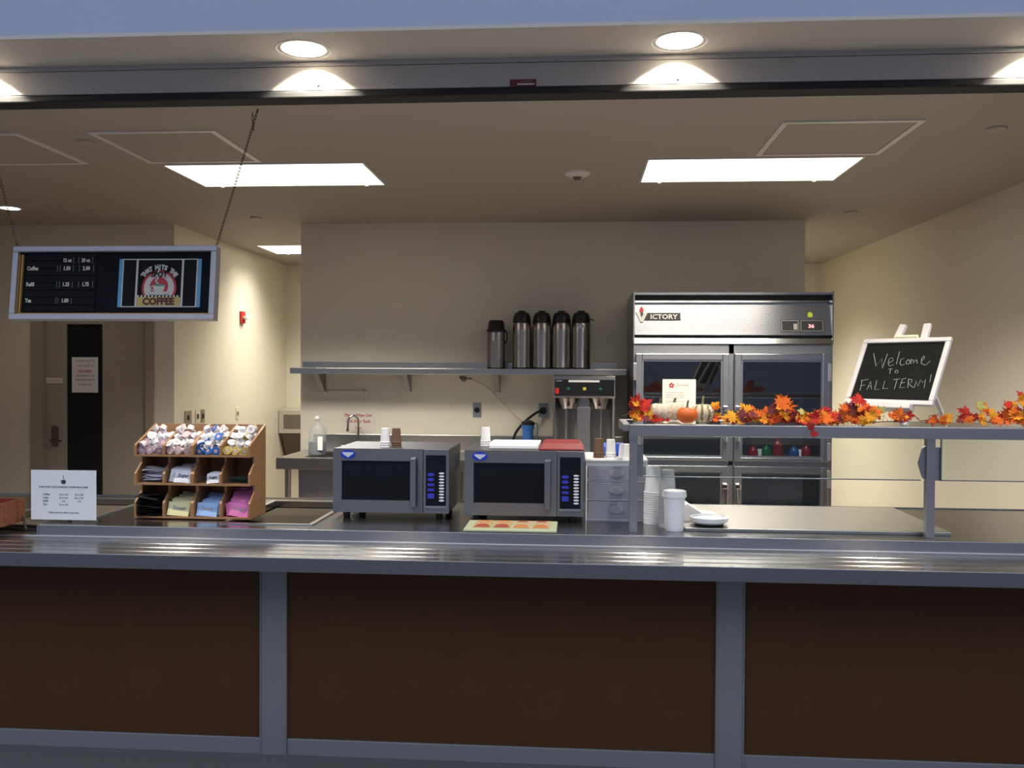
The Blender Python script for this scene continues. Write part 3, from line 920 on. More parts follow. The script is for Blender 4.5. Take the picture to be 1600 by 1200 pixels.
MB().prism([(-0.10, 0), (-0.085, 0.062), (-0.06, 0.072), (0.005, 0.030), (0.06, 0.028), (0.10, 0.004), (0.10, 0)], -0.04, 0.06, 'Y').build('sleeve', 'paper', t)
MB().box(0.02, 0.022, -0.041, -0.040, 0.008, 0.022).box(0.03, 0.033, -0.041, -0.040, 0.006, 0.020).build('print', 'ink', t)

# ================================================================== TABLETOP SIGN, GIFT BOX
t = thing('tabletop_sign', 'white printed sheet in a clear acrylic stand at the left end of the counter', 'sign', (-2.20, 3.66, ZW + 0.001))
MB().box(-0.148, 0.148, -0.003, -0.001, 0.004, 0.226).box(-0.148, 0.148, 0.002, 0.004, 0.004, 0.226).box(-0.16, 0.16, -0.035, 0.055, 0, 0.0035, 0.001).build('acrylic_holder', 'acrylic', t)
MB().box(-0.146, 0.146, -0.0008, 0.0008, 0.010, 0.224).build('sheet', 'sheetpaper', t)
mb = MB()
yy = -0.0012
mb.text('PURCHASE A BOTTOMLESS COFFEE MUG HERE', (0, yy, 0.148), 0.0105, bold=0.004)
for k, row in enumerate((('Coffee', '12 oz 1.50', '20 oz 2.00'), ('Latte', '12 oz 2.25', '20 oz 2.75'), ('Refill', '1.25', '1.75'), ('Tea', '12 oz 1.00', ''))):
    z = 0.116 - k * 0.0145
    mb.text(row[0], (-0.092, yy, z), 0.0115, 'LEFT', bold=0.006)
    mb.text(row[1], (0.0, yy, z), 0.0095)
    if row[2]:
        mb.text(row[2], (0.07, yy, z), 0.0095)
mb.text('Coffee and tea refills at any time', (0, yy, 0.038), 0.0105)
mb.build('lettering', 'ink', t)
mb = MB().ellipse((0, yy, 0.172), 0.011, 0.008, 0.0003).ellipse((0, yy, 0.179), 0.012, 0.003, 0.0003)
mb.tube([(0.0, yy, 0.184), (0.002, yy, 0.190), (-0.002, yy, 0.195), (0, yy, 0.201)], 0.0012, 5)
mb.build('cup_logo', 'ink', t)

t = thing('gift_box', 'open copper red woven box on short wire legs at the left edge', 'box', (-2.42, 3.46, ZT + 0.0065))
B = MB()
B.box(-0.30, 0, 0, 0.27, 0.035, 0.040).box(-0.30, 0, 0, 0.006, 0.04, 0.135).box(-0.30, 0, 0.264, 0.27, 0.04, 0.135).box(-0.30, -0.294, 0.006, 0.264, 0.04, 0.135).box(-0.006, 0, 0.006, 0.264, 0.04, 0.135)
B.build('box_body', 'copper', t)
MB().box(-0.293, -0.007, 0.007, 0.0095, 0.041, 0.131).box(-0.293, -0.007, 0.2605, 0.263, 0.041, 0.131).box(-0.0095, -0.007, 0.01, 0.26, 0.041, 0.131).box(-0.293, -0.007, 0.01, 0.26, 0.041, 0.044).build('lining', 'copperin', t)
for x in (-0.29, 0.006):
    for y in (0.01, 0.255):
        MB().tube([(x, y, 0.06), (x, y, 0.03), (x + 0.008, y, 0.012), (x + 0.010, y, 0.0)], 0.005, 8).build('leg', 'bronze', t)

# ================================================================== HANGING MENU BOARD
tilt = math.atan2(0.04, 0.36)
mbd = thing('menu_board', 'hanging menu board with silver frame, price list and coffee poster', 'menu board', (-2.262, 4.16, 1.823), (-tilt, 0, 0))
hw, hh = 0.517, 0.366
F = 0.028
mb = MB().box(-hw, hw, -0.006, 0.05, 0, F, 0.003).box(-hw, hw, -0.006, 0.05, hh - F, hh, 0.003).box(-hw, -hw + F, -0.006, 0.05, F, hh - F, 0.003).box(hw - F, hw, -0.006, 0.05, F, hh - F, 0.003)
mb.build('frame', 'frame', mbd)
MB().box(-hw + F, hw - F, 0.018, 0.045, F, hh - F).build('back_panel', 'navy', mbd)
mb = MB().box(-hw + F + 0.014, -hw + F + 0.021, 0.006, 0.018, F + 0.002, hh - F - 0.012).box(-hw + F + 0.002, -hw + F + 0.007, 0.006, 0.018, F + 0.002, hh - F - 0.012)
mb.box(-hw + F + 0.014, hw - F, 0.006, 0.018, F + 0.001, F + 0.006)
mb.build('gold_trim', 'gold', mbd)
lx = -hw + 0.062
mb = MB()
for k in range(8):
    z = F + 0.012 + k * 0.0366
    mb.box(lx, -0.092, 0.0135, 0.018, z, z + 0.034, 0.001)
mb.build('price_slats', 'navy2', mbd)
mb = MB()
Y0 = 0.0133
zr = [hh - F - 0.048, hh - F - 0.089, hh - F - 0.169, hh - F - 0.250]
mb.text('12 oz', (-0.245, Y0, zr[0]), 0.025, sx=0.78, bold=0.035).text('20 oz', (-0.15, Y0, zr[0]), 0.025, sx=0.78, bold=0.035)
for z, nm, a, b in ((zr[1], 'Coffee', '1.50', '2.00'), (zr[2], 'Refill', '1.25', '1.75'), (zr[3], 'Tea', '1.00', None)):
    mb.text(nm, (lx + 0.006, Y0, z), 0.027, 'LEFT', sx=0.78, bold=0.035)
    mb.text(a, (-0.245, Y0, z), 0.027, sx=0.80, bold=0.035)
    if b:
        mb.text(b, (-0.145, Y0, z), 0.027, sx=0.80, bold=0.035)
mb.build('lettering', 'cream', mbd)
mb = MB()
for k, z in enumerate(zr):
    for x in ((-0.212, -0.185, -0.115) if k == 0 else ((-0.292, -0.278, -0.212, -0.18, -0.108) if k < 3 else (-0.292, -0.282, -0.212))):
        mb.box(x - 0.001, x + 0.001, Y0 - 0.0005, Y0 + 0.001, z - 0.008, z + 0.024)
mb.build('price_dividers', 'inkgrey', mbd)
# poster
px0, px1, pz0, pz1 = 0.022, 0.437, 0.064, 0.304
po = MB().box(px0, px1, 0.015, 0.018, pz0, pz1).build('poster', 'skyblue', mbd)
mb = MB().box(px0 + 0.018, px1 - 0.018, 0.0142, 0.015, pz0, pz1)
mb.build('poster_border', 'pwhite', po)
mb = MB().box(px0 + 0.024, px0 + 0.087, 0.0136, 0.0142, pz0 + 0.005, pz1 - 0.005).box(px1 - 0.087, px1 - 0.024, 0.0136, 0.0142, pz0 + 0.005, pz1 - 0.005)
ax0, ax1 = px0 + 0.094, px1 - 0.094
mb.box(ax0 + 0.004, ax1 - 0.004, 0.0136, 0.0142, pz0 + 0.006, pz1 - 0.006)
mb.build('poster_black', 'pblack', po)
cx = (ax0 + ax1) / 2
cz = pz0 + 0.095


def halfdisc(mb, r, y, zmin):
    pts = []
    a0 = math.asin(max(-1, (zmin - cz) / r))
    n = 32
    for i in range(n + 1):
        a = a0 + (PI - 2 * a0) * i / n
        pts.append((cx + r * math.cos(a), cz + r * math.sin(a)))
    mb.prism(pts, y - 0.0004, y, 'Y')


zb = pz0 + 0.058
mb = MB()
halfdisc(mb, 0.087, 0.0136, zb)
mb.build('outer_ring', 'pred', po)
mb = MB()
halfdisc(mb, 0.076, 0.0131, zb)
mb.build('inner_ring', 'pwhite', po)
mb = MB()
mb.ellipse((cx, 0.0126, cz + 0.008), 0.046, 0.046, 0.0004, 32)
mb.build('red_disc', 'pred', po)
# cup, saucer and steam
mb = MB().ellipse((cx, 0.0121, cz - 0.026), 0.052, 0.010, 0.0004)
bowl = [(cx - 0.030, cz + 0.014), (cx + 0.030, cz + 0.014), (cx + 0.026, cz - 0.008), (cx + 0.014, cz - 0.024), (cx - 0.014, cz - 0.024), (cx - 0.026, cz - 0.008)]
mb.prism(bowl, 0.0113, 0.0121, 'Y')
mb.tube([(cx - 0.028, 0.0115, cz + 0.008), (cx - 0.042, 0.0115, cz + 0.006), (cx - 0.04, 0.0115, cz - 0.008), (cx - 0.024, 0.0115, cz - 0.012)], 0.003, 6)
mb.tube(smooth_path([(cx - 0.004, 0.0115, cz + 0.02), (cx - 0.016, 0.0115, cz + 0.035), (cx - 0.006, 0.0115, cz + 0.05), (cx - 0.012, 0.0115, cz + 0.068), (cx + 0.002, 0.0115, cz + 0.092)]), 0.0045, 6)
mb.build('coffee_cup', 'pwhite', po)
mb = MB().ellipse((cx, 0.0112, cz + 0.014), 0.030, 0.006, 0.0004)
mb.tube([(cx - 0.05, 0.0114, cz - 0.029), (cx - 0.02, 0.0112, cz - 0.036), (cx + 0.02, 0.0112, cz - 0.036), (cx + 0.05, 0.0114, cz - 0.029)], 0.0014, 5)
mb.build('coffee', 'pgreen', po)
mb = MB()
mb.text('SPOT', (cx, 0.0062, cz + 0.054), 0.036, bold=0.03, sx=0.95)
mb.build('spot_lettering', 'pblack', po)
mb = MB()
s = 'THAT HITS THE'
for k, ch in enumerate(s):
    if ch == ' ':
        continue
    a = math.radians(52 - k * 104 / (len(s) - 1))
    R_ = Matrix.Translation((cx, 0.0125, cz)) @ Matrix.Rotation(-a, 4, 'Y') @ Matrix.Translation((0, 0, 0.093))
    R_ = Matrix.Translation((cx, 0.0125, cz)) @ Matrix.Rotation(-a, 4, Vector((0, 1, 0))) @ Matrix.Translation((0, 0, 0.093))
    mb.text(ch, (0, 0, 0), 0.031, mx=R_, bold=0.06, sx=0.85)
mb.build('arc_lettering', 'pwhite', po)
mb = MB().box(ax0 + 0.005, ax1 - 0.005, 0.0128, 0.0134, pz0 + 0.006, zb - 0.008)
mb.build('yellow_band', 'pyellow', po)
mb = MB()
n = 24
for k in range(n):
    a = ax0 + 0.005 + (ax1 - ax0 - 0.01) * k / n
    b = ax0 + 0.005 + (ax1 - ax0 - 0.01) * (k + 1) / n
    mb.mi = k % 2
    mb.box(a, b, 0.0126, 0.0132, zb - 0.008, zb + 0.001)
mb.build('checker_strip', ['pwhite', 'pblack'], po)
mb = MB().text('COFFEE', (cx, 0.0126, pz0 + 0.013), 0.046, bold=0.055, sx=1.0)
mb.build('coffee_lettering', 'pbrown', po)


# chains
def chain(w0, w1, name='chain', tail=False):
    bpy.context.view_layer.update()
    inv = mbd.matrix_world.inverted()
    a, b = inv @ Vector(w0), inv @ Vector(w1)
    dv = b - a
    n = int(dv.length / 0.0165)
    q = dv.to_track_quat('Z', 'Y').to_matrix().to_4x4()
    mb = MB()
    L, r, wd = 0.0115, 0.0016, 0.0055

    def link(mx, k):
        pts = []
        for i in range(10):
            an = 2 * PI * i / 10
            x, z = wd * math.cos(an), L * math.sin(an)
            p = Vector((x, 0, z)) if k % 2 else Vector((0, x, z))
            pts.append(mx @ p)
        mb.tube(pts, r, 5, closed=True)
    for k in range(n):
        p = a + dv * ((k + 0.5) / n)
        link(Matrix.Translation(p) @ q, k)
    if tail:
        for k in range(5):
            p = b - dv.normalized() * 0.03 + Vector((0.002 * k - 0.014, -0.012, -0.004 - 0.017 * k))
            link(Matrix.Translation(p), k)
        mb.tube([b - dv.normalized() * 0.02, b + Vector((0, 0, 0.0))], 0.003, 6)
    return mb.build(name, 'bronze', mbd)


chain((-1.755, 4.215, 2.185), (-1.548, 4.215, 2.848), tail=True)
chain((-2.770, 4.215, 2.185), (-2.945, 4.215, 2.848))

# ================================================================== CONDIMENT RACK
RX0, RX1, RY0, RY1 = -1.945, -1.420, 3.775, 3.972
rack = thing('condiment_rack', 'tiered wooden condiment rack filled with creamers and sweetener packets', 'rack', (RX0, RY0, ZW + 0.0055))
RW, RD = RX1 - RX0, RY1 - RY0
prof = [(0, 0), (0, 0.068), (0.058, 0.112), (0.058, 0.146), (0, 0.146), (0, 0.196), (0.058, 0.240), (0.058, 0.272), (0, 0.272), (0, 0.322), (RD, 0.406), (RD, 0)]
TH = 0.009
NC = 4
cw = (RW - TH) / NC
for k in range(NC + 1):
    x = k * cw
    th = TH if k != 2 else TH * 1.6
    xo = x if k != 2 else x - TH * 0.3
    MB().prism(prof, xo, xo + th, 'X').build('divider', 'wood', rack)
for z, y0 in ((0.0, 0.0), (0.146, 0.0), (0.272, 0.0)):
    mb = MB()
    for k in range(NC):
        mb.box(k * cw + TH * (1.3 if k == 2 else 1), (k + 1) * cw - (0.003 if k == 1 else 0), y0, RD - 0.008, z, z + 0.008)
    mb.build('shelf', 'wood', rack)
mb = MB()
for k in range(NC):
    mb.box(k * cw + TH * (1.3 if k == 2 else 1), (k + 1) * cw - (0.003 if k == 1 else 0), RD - 0.008, RD, 0, 0.406)
mb.build('back_board', 'wood', rack)
for k in range(NC):
    for z, h_ in ((0.154, 0.036), (0.280, 0.038)):
        MB().box(k * cw + TH + 0.006, (k + 1) * cw - 0.004, 0.002, 0.0035, z + 0.0002, z + h_).build('clear_front', 'acrylic', rack)

bx0 = [RX0 + k * cw + TH * (1.3 if k == 2 else 1.0) for k in range(NC)]
bw = cw - TH * 1.35
ZR = ZW + 0.0055


# creamers
def make_creamer(cm, label, group, lidm='lid_white'):
    t = thing('coffee_creamer', label, 'creamer', (0, 0, 0), group=group)
    MB().lathe([(0, -0.011), (0.0125, -0.011), (0.0135, -0.009), (0.0165, 0.008), (0.0, 0.008)], seg=14).build('cup', 'cr_white', t)
    mb = MB().lathe([(0, 0.008), (0.019, 0.008), (0.0195, 0.0095), (0.019, 0.011), (0, 0.0112)], seg=14)
    mb.prism([(0.012, -0.007), (0.026, -0.003), (0.026, 0.003), (0.012, 0.007)], 0.0085, 0.0105, 'Z')
    ld_ = mb.build('lid', cm, t)
    MB().cyl((0, 0, 0.0110), (0, 0, 0.0117), 0.0085, seg=12).build('print', 'cr_mix', ld_)
    return t


rng = random.Random(11)
CRE = [('cr_purple', 'small creamer cup in the leftmost top compartment of the wooden rack', 'mauve creamers in the wooden rack'),
       ('cr_mix', 'small creamer cup in the second top compartment of the wooden rack', 'pinkish creamers in the wooden rack'),
       ('cr_blue', 'small creamer cup in the third top compartment of the wooden rack', 'blue creamers in the wooden rack'),
       ('cr_yellow', 'small creamer cup in the rightmost top compartment of the wooden rack', 'yellow creamers in the wooden rack')]
zb0 = ZR + 0.280
for bi, (cm, lb, gp) in enumerate(CRE):
    protos = {}
    for row in range(4):
        nl = (2, 3, 4, 4)[row]
        for lay in range(nl):
            for cxi in range(3):
                if lay == nl - 1 and rng.random() < 0.55:
                    continue
                x = bx0[bi] + 0.020 + cxi * (bw - 0.040) / 2 + rng.uniform(-0.003, 0.003)
                y = RY0 + 0.025 + row * 0.0385 + rng.uniform(-0.003, 0.003)
                z = zb0 + 0.018 + lay * 0.0295 + rng.uniform(-0.004, 0.005) * (lay > 0)
                u = rng.random()
                key = 'plain'
                if row == 0 and lay == 0:
                    rot = (PI / 2 + rng.uniform(-0.25, 0.25), 0, rng.uniform(-0.35, 0.35))
                    key = 'front'
                elif u < 0.45:
                    rot = (rng.uniform(0.2, 1.5), rng.uniform(-0.8, 0.8), rng.uniform(-1.5, 1.5))
                    key = 'front' if rng.random() < 0.22 else 'plain'
                else:
                    rot = (PI + rng.uniform(-1.0, 1.0), rng.uniform(-0.8, 0.8), rng.uniform(-2, 2))
                    key = 'front' if rng.random() < 0.4 else 'plain'
                if key not in protos:
                    c = protos[key] = make_creamer(cm if key == 'front' else 'lid_white', lb, gp)
                else:
                    c = copy_tree(protos[key])
                c.location = (x, y, z)
                c.rotation_euler = rot


# packets
def packet_mesh(w_, h_, th, seed):
    r = random.Random(seed)
    mb = MB()
    nx, nz = 6, 5
    v, f = [], []
    for s in (-1, 1):
        for j in range(nz + 1):
            for i in range(nx + 1):
                u, q = i / nx, j / nz
                bulge = math.sin(PI * u) ** 0.6 * math.sin(PI * q) ** 0.6
                wob = 0.0012 * math.sin(6 * u + seed) + 0.0010 * math.cos(5 * q + 2 * seed)
                v.append(((u - 0.5) * w_, wob + s * (0.0003 + th / 2 * bulge), q * h_))
    n1 = (nx + 1) * (nz + 1)
    for j in range(nz):
        for i in range(nx):
            a = j * (nx + 1) + i
            f.append((a, a + 1, a + nx + 2, a + nx + 1))
            b = a + n1
            f.append((b + nx + 1, b + nx + 2, b + 1, b))
    rim = [i for i in range(nx + 1)] + [j * (nx + 1) + nx for j in range(1, nz + 1)] + [nz * (nx + 1) + i for i in range(nx - 1, -1, -1)] + [j * (nx + 1) for j in range(nz - 1, 0, -1)]
    for a, b in zip(rim, rim[1:] + rim[:1]):
        f.append((a, a + n1, b + n1, b))
    mb._addv(v, f, True)
    return mb


def packets_standing(bi, zs, n, m, w_, h_, label, group, seed, name='sweetener_packet', lean=0.35, y0=0.012, step=0.0098, grow=0.0, word=None, wordm='ink', xj=0.012, xoff=0.0, th=0.004, rj=0.10):
    r = random.Random(seed)
    protos = []
    for k in range(n):
        if k < 3:
            o = packet_mesh(w_, h_, th, seed + k).build(name, m)
            tag(o, label, 'packet', group)
            protos.append(o)
        else:
            o = protos[k % 3].copy()
            COL.objects.link(o)
        o.location = (bx0[bi] + bw / 2 + xoff + r.uniform(-xj, xj), RY0 + y0 + k * step, ZR + zs + grow * k + 0.002)
        o.rotation_euler = (-(lean + r.uniform(-0.06, 0.06)), r.uniform(-rj, rj), r.uniform(-0.06, 0.06))
        if word and k < len(word):
            MB().text(word[k], (0, -th / 2 - 0.0016, h_ * 0.45), h_ * 0.38, bold=0.015, shear=0.2).build('print', wordm, o)


def packets_flat(bi, zs, n, m, w_, h_, label, group, seed, name='sweetener_packet', step=0.0052, xj=0.012, yj=0.012, tiltj=0.08, xoff=0.0, yoff=0.045, rz=0.4, tilt0=0.0, th=0.004, wordm=None, word=None):
    r = random.Random(seed)
    protos = []
    for k in range(n):
        if k < 3:
            o = packet_mesh(w_, h_, th, seed + k).build(name, m)
            tag(o, label, 'packet', group)
            protos.append(o)
        else:
            o = protos[k % 3].copy()
            COL.objects.link(o)
        o.location = (bx0[bi] + bw / 2 + xoff + r.uniform(-xj, xj), RY0 + yoff - h_ / 2 + 0.02 + r.uniform(-yj, yj), ZR + zs + 0.005 + k * step)
        o.rotation_euler = (-PI / 2 + tilt0 + r.uniform(-tiltj, tiltj), r.uniform(-tiltj, tiltj), r.uniform(-rz, rz))


M2 = 0.154
packets_flat(0, M2, 11, 'whitepk', 0.095, 0.060, 'white sugar packet lying flat in the leftmost middle compartment of the rack', 'flat white packets in the rack', 3, 'sugar_packet', tiltj=0.12, yoff=0.06, xj=0.009)
packets_standing(1, M2, 13, 'whitepk', 0.078, 0.056, 'white sugar packet standing in the second middle compartment of the rack', 'standing white packets in the rack', 20, 'sugar_packet', grow=0.0016, word=['Sugar', 'Sugar'], xj=0.020)
packets_standing(2, M2, 7, 'whitepk', 0.058, 0.046, 'white sugar packet standing in the third middle compartment of the rack', 'few white packets in the rack', 40, 'sugar_packet', word=['Sugar'], xj=0.004, xoff=0.024)
packets_flat(3, M2, 4, 'greenpk', 0.075, 0.055, 'dark green tea packet lying in the rightmost middle compartment of the rack', 'green tea packets in the rack', 60, 'tea_packet', yoff=0.06)
packets_flat(0, 0.008, 10, 'blackpk', 0.100, 0.095, 'black tea packet piled in the bottom left compartment of the rack', 'black tea packets in the rack', 70, 'tea_packet', step=0.0095, tiltj=0.14, xj=0.008, yoff=0.022, xoff=-0.006, rz=0.12)
packets_standing(1, 0.008, 14, 'yellowpk', 0.096, 0.060, 'yellow sweetener packet in the bottom row of the rack beside the black ones', 'yellow packets in the rack', 80, lean=0.3, grow=0.002, word=['Sweet'], wordm='inkgrey', xj=0.008, rj=0.16)
packets_standing(2, 0.008, 14, 'bluepk', 0.092, 0.058, 'blue sweetener packet in the bottom row of the rack', 'blue packets in the rack', 90, lean=0.3, grow=0.0022, word=['Sweet'], wordm='inkgrey', xj=0.010, rj=0.16)
packets_standing(3, 0.008, 16, 'pinkpk', 0.088, 0.058, 'pink sweetener packet in the bottom right compartment of the rack', 'pink packets in the rack', 110, lean=0.3, grow=0.0038, step=0.0092, word=['Sweet', 'Sweet'], wordm='inkgrey', xj=0.013, rj=0.24)

# ================================================================== PUMPKINS, LEAVES, EASEL
def pumpkin(name, label, loc, r, h, m, ribs=10, depth=0.06, stemm='pumpstem', stemh=0.02, stripes=None, rot=0.0):
    t = thing(name, label, 'pumpkin', loc, (0, 0, rot))
    seg, rings = ribs * 6, 16
    mb = MB()
    v, f = [], []
    for i in range(seg):
        a = 2 * PI * i / seg
        rib = 1 - depth * (abs(math.cos(a * ribs / 2)) ** 4)
        for k in range(rings + 1):
            b = PI * k / rings
            rr = r * (math.sin(b) ** 0.86) * rib
            zz = h / 2 - h / 2 * math.cos(b)
            dip = math.exp(-((b - PI) / 0.45) ** 2) * h * 0.10
            v.append((rr * math.cos(a), rr * math.sin(a), zz - dip))
    for i in range(seg):
        j = (i + 1) % seg
        for k in range(rings):
            f.append((i * (rings + 1) + k, j * (rings + 1) + k, j * (rings + 1) + k + 1, i * (rings + 1) + k + 1))
    vs, fs = mb._addv(v, f, True)
    if stripes:
        for fi, fc in enumerate(fs):
            i = fi // rings
            ph = (i % 6)
            k = fi % rings
            if ph in (0, 5) and 1 < k < 15 and rng.random() < 0.95:
                fc.material_index = 1
            elif ph in (1, 4) and rng.random() < 0.10:
                fc.material_index = 1
    bmesh.ops.remove_doubles(mb.bm, verts=vs, dist=1e-6)
    mb.build('body', [m, 'olive'] if stripes else m, t)
    pts = [(0, 0, h * 0.88), (0.001, 0, h + stemh * 0.3), (0.003, 0, h + stemh * 0.75), (0.006, 0.002, h + stemh)]
    s = MB()
    s.tube(pts, r * 0.10, 8)
    s.lathe([(r * 0.22, h * 0.88), (r * 0.10, h * 0.98)], seg=8)
    s.build('stem', stemm, t)
    return t


pumpkin('white_pumpkin', 'small white pumpkin beside the red leaves at the left end of the glass shelf', (0.363, 3.86, ZS), 0.053, 0.087, 'pumpwhite', 9, 0.13, stemh=0.012)
pumpkin('white_pumpkin', 'white pumpkin mostly hidden behind the orange one', (0.435, 3.955, ZS), 0.050, 0.090, 'pumpwhite', 9, 0.13, stemh=0.008)
pumpkin('orange_pumpkin', 'small orange pumpkin with a dark stem in front of the white ones', (0.466, 3.752, ZS), 0.043, 0.074, 'pumporange', 12, 0.02, stemh=0.022, rot=0.3)
pumpkin('striped_gourd', 'cream gourd with green stripes right of the orange pumpkin', (0.541, 3.835, ZS), 0.050, 0.085, 'pumpwhite', 9, 0.09, 'olive', 0.028, stripes=True, rot=0.35)

MAPLE = [(0, -0.45), (0.06, -0.12), (0.30, -0.28), (0.26, -0.12), (0.55, -0.08), (0.42, 0.05), (0.62, 0.32), (0.36, 0.26), (0.32, 0.40), (0.16, 0.26), (0.20, 0.58), (0.09, 0.52), (0, 0.80),
         (-0.09, 0.52), (-0.20, 0.58), (-0.16, 0.26), (-0.32, 0.40), (-0.36, 0.26), (-0.62, 0.32), (-0.42, 0.05), (-0.55, -0.08), (-0.26, -0.12), (-0.30, -0.28), (-0.06, -0.12)]


def add_leaf(mb, p, size, rot, curl):
    mx = Matrix.Translation(p) @ Euler(rot).to_matrix().to_4x4()
    n = len(MAPLE)
    v = []
    for s in (0, 1):
        v.append((0, 0, -0.0004 * s))
        for x, y in MAPLE:
            v.append((x * size, y * size, curl * size * (x * x + 0.6 * y * y) - 0.0006 * s))
    f = [(0, 1 + i, 1 + (i + 1) % n) for i in range(n)] + [(n + 1, n + 2 + (i + 1) % n, n + 2 + i) for i in range(n)]
    f += [(1 + i, n + 2 + i, n + 2 + (i + 1) % n, 1 + (i + 1) % n) for i in range(n)]
    mb._addv(v, f, False, mx)


def garland(label, x0, x1, leaves, seed, y=3.80, extra=()):
    r = random.Random(seed)
    t = thing('leaf_garland', label, 'garland', (0, 0, ZS))
    pts = []
    n = max(4, int((x1 - x0) / 0.04))
    for i in range(n + 1):
        pts.append((x0 + (x1 - x0) * i / n, y + r.uniform(-0.03, 0.03), 0.012 + r.uniform(0, 0.012)))
    mb = MB().tube(smooth_path(pts, 4), 0.0022, 6)
    for i in range(n):
        a = Vector(pts[i])
        mb.tube([a, a + Vector((r.uniform(-0.03, 0.03), r.uniform(-0.03, 0.0), r.uniform(0.005, 0.03))), a + Vector((r.uniform(-0.05, 0.05), r.uniform(-0.05, 0.0), r.uniform(0.0, 0.04)))], 0.0012, 5)
    mb.build('vine', 'vine', t)
    groups = {}
    for (lx, lz, sz, c) in leaves:
        groups.setdefault(c, []).append((lx, lz, sz))
    for (lx, lz, sz, c) in leaves:
        for q in range(2):
            c2 = r.choice([c] + [v[3] for v in leaves])
            groups.setdefault(c2, []).append((lx + r.uniform(-0.022, 0.022), max(0.012, lz * r.uniform(0.45, 0.95)), sz * r.uniform(0.5, 0.78)))
    for c, ls in groups.items():
        mb = MB()
        for lx, lz, sz in ls:
            sz *= 1.22
            rot = (PI / 2 - 0.35 + r.uniform(-0.5, 0.3), r.uniform(-0.5, 0.5), r.uniform(-0.4, 0.4))
            roll = r.uniform(-PI, PI)
            E_ = (Matrix.Rotation(rot[2], 4, 'Z') @ Matrix.Rotation(rot[0], 4, 'X') @ Matrix.Rotation(roll, 4, 'Z')).to_euler()
            add_leaf(mb, (lx, y - 0.03 + r.uniform(-0.05, 0.05), max(lz, 0.60 * sz)), sz, E_, r.uniform(-0.6, 0.9))
        o = mb.build({'leafred': 'red_leaves', 'leafor': 'orange_leaves', 'leafyel': 'yellow_leaves', 'leafbur': 'burgundy_leaves', 'leafgreen': 'olive_leaves'}[c], c, t)
        part_label(o, {'leafred': 'red maple leaves', 'leafor': 'orange maple leaves', 'leafyel': 'golden yellow maple leaves', 'leafbur': 'dark burgundy maple leaves', 'leafgreen': 'olive green leaves'}[c])
    for (p, sz, rot, c) in extra:
        mb = MB()
        add_leaf(mb, p, sz, rot, 0.4)
        part_label(mb.build('hanging_leaf', c, t), 'red leaf hanging over the front rail')
    return t


garland('cluster of red and yellow autumn leaves at the left end of the glass shelf', 0.235, 0.60,
        [(0.258, 0.085, 0.048, 'leafred'), (0.295, 0.080, 0.046, 'leafred'), (0.277, 0.066, 0.045, 'leafbur'), (0.262, 0.042, 0.042, 'leafor'), (0.292, 0.045, 0.040, 'leafyel'),
         (0.31, 0.028, 0.038, 'leafyel'), (0.285, 0.022, 0.034, 'leafred'), (0.255, 0.02, 0.03, 'leafyel'), (0.34, 0.016, 0.03, 'leafred'), (0.37, 0.014, 0.03, 'leafred'),
         (0.27, 0.03, 0.035, 'leafor'), (0.587, 0.075, 0.035, 'leafyel'), (0.59, 0.022, 0.032, 'leafred'), (0.60, 0.03, 0.026, 'leafyel')], 5, y=3.83)
L2 = []
r5 = random.Random(55)
cols = ['leafred', 'leafor', 'leafyel', 'leafor', 'leafred', 'leafyel', 'leafor', 'leafbur']
for k in range(46):
    x = 0.645 + 0.56 * k / 45
    env = 0.030
    for c0, hgt, wd_ in ((0.735, 0.05, 0.05), (0.86, 0.085, 0.04), (1.02, 0.055, 0.03), (1.12, 0.07, 0.045), (1.19, 0.06, 0.03)):
        env = max(env, hgt * math.exp(-((x - c0) / wd_) ** 2) + 0.02)
    L2.append((x, r5.uniform(0.015, env), r5.uniform(0.034, 0.050), r5.choice(cols)))
L2 += [(0.84, 0.085, 0.055, 'leafor'), (0.87, 0.095, 0.052, 'leafor'), (0.88, 0.065, 0.055, 'leafor'), (0.845, 0.055, 0.05, 'leafred'), (0.80, 0.07, 0.045, 'leafbur'), (0.71, 0.06, 0.048, 'leafyel'),
       (0.735, 0.05, 0.045, 'leafor'), (0.93, 0.055, 0.028, 'leafgreen'), (1.02, 0.06, 0.046, 'leafred'), (1.01, 0.035, 0.042, 'leafyel'), (1.125, 0.07, 0.05, 'leafbur'), (1.155, 0.10, 0.055, 'leafred')]
garland('long garland of red, orange and yellow autumn leaves between gourd and chalkboard', 0.63, 1.22, L2, 6, y=3.77,
        extra=[((0.945, 3.648, -0.008), 0.036, (PI / 2 - 0.15, 0.2, 2.8), 'leafred'), ((0.958, 3.643, -0.034), 0.032, (PI / 2, 0.1, 2.6), 'leafred'), ((0.93, 3.685, 0.008), 0.034, (0.4, 0, 0.6), 'leafred')])
L3 = [(1.20, 0.075, 0.05, 'leafor'), (1.235, 0.065, 0.045, 'leafor'), (1.17, 0.045, 0.045, 'leafred'), (1.19, 0.03, 0.042, 'leafyel'), (1.215, 0.03, 0.026, 'leafgreen'), (1.15, 0.03, 0.04, 'leafred'), (1.165, 0.02, 0.036, 'leafyel'),
      (1.305, 0.042, 0.048, 'leafor'), (1.32, 0.04, 0.044, 'leafred'), (1.345, 0.045, 0.03, 'leafred')]
garland('autumn leaf sprig under the left corner of the chalkboard easel', 1.14, 1.36, L3, 8, y=3.745)
garland('flat orange leaf sprig between the easel feet', 1.43, 1.56, [(1.455, 0.02, 0.03, 'leafor'), (1.485, 0.024, 0.035, 'leafred'), (1.515, 0.03, 0.036, 'leafor'), (1.535, 0.03, 0.034, 'leafyel')], 9, y=3.80)
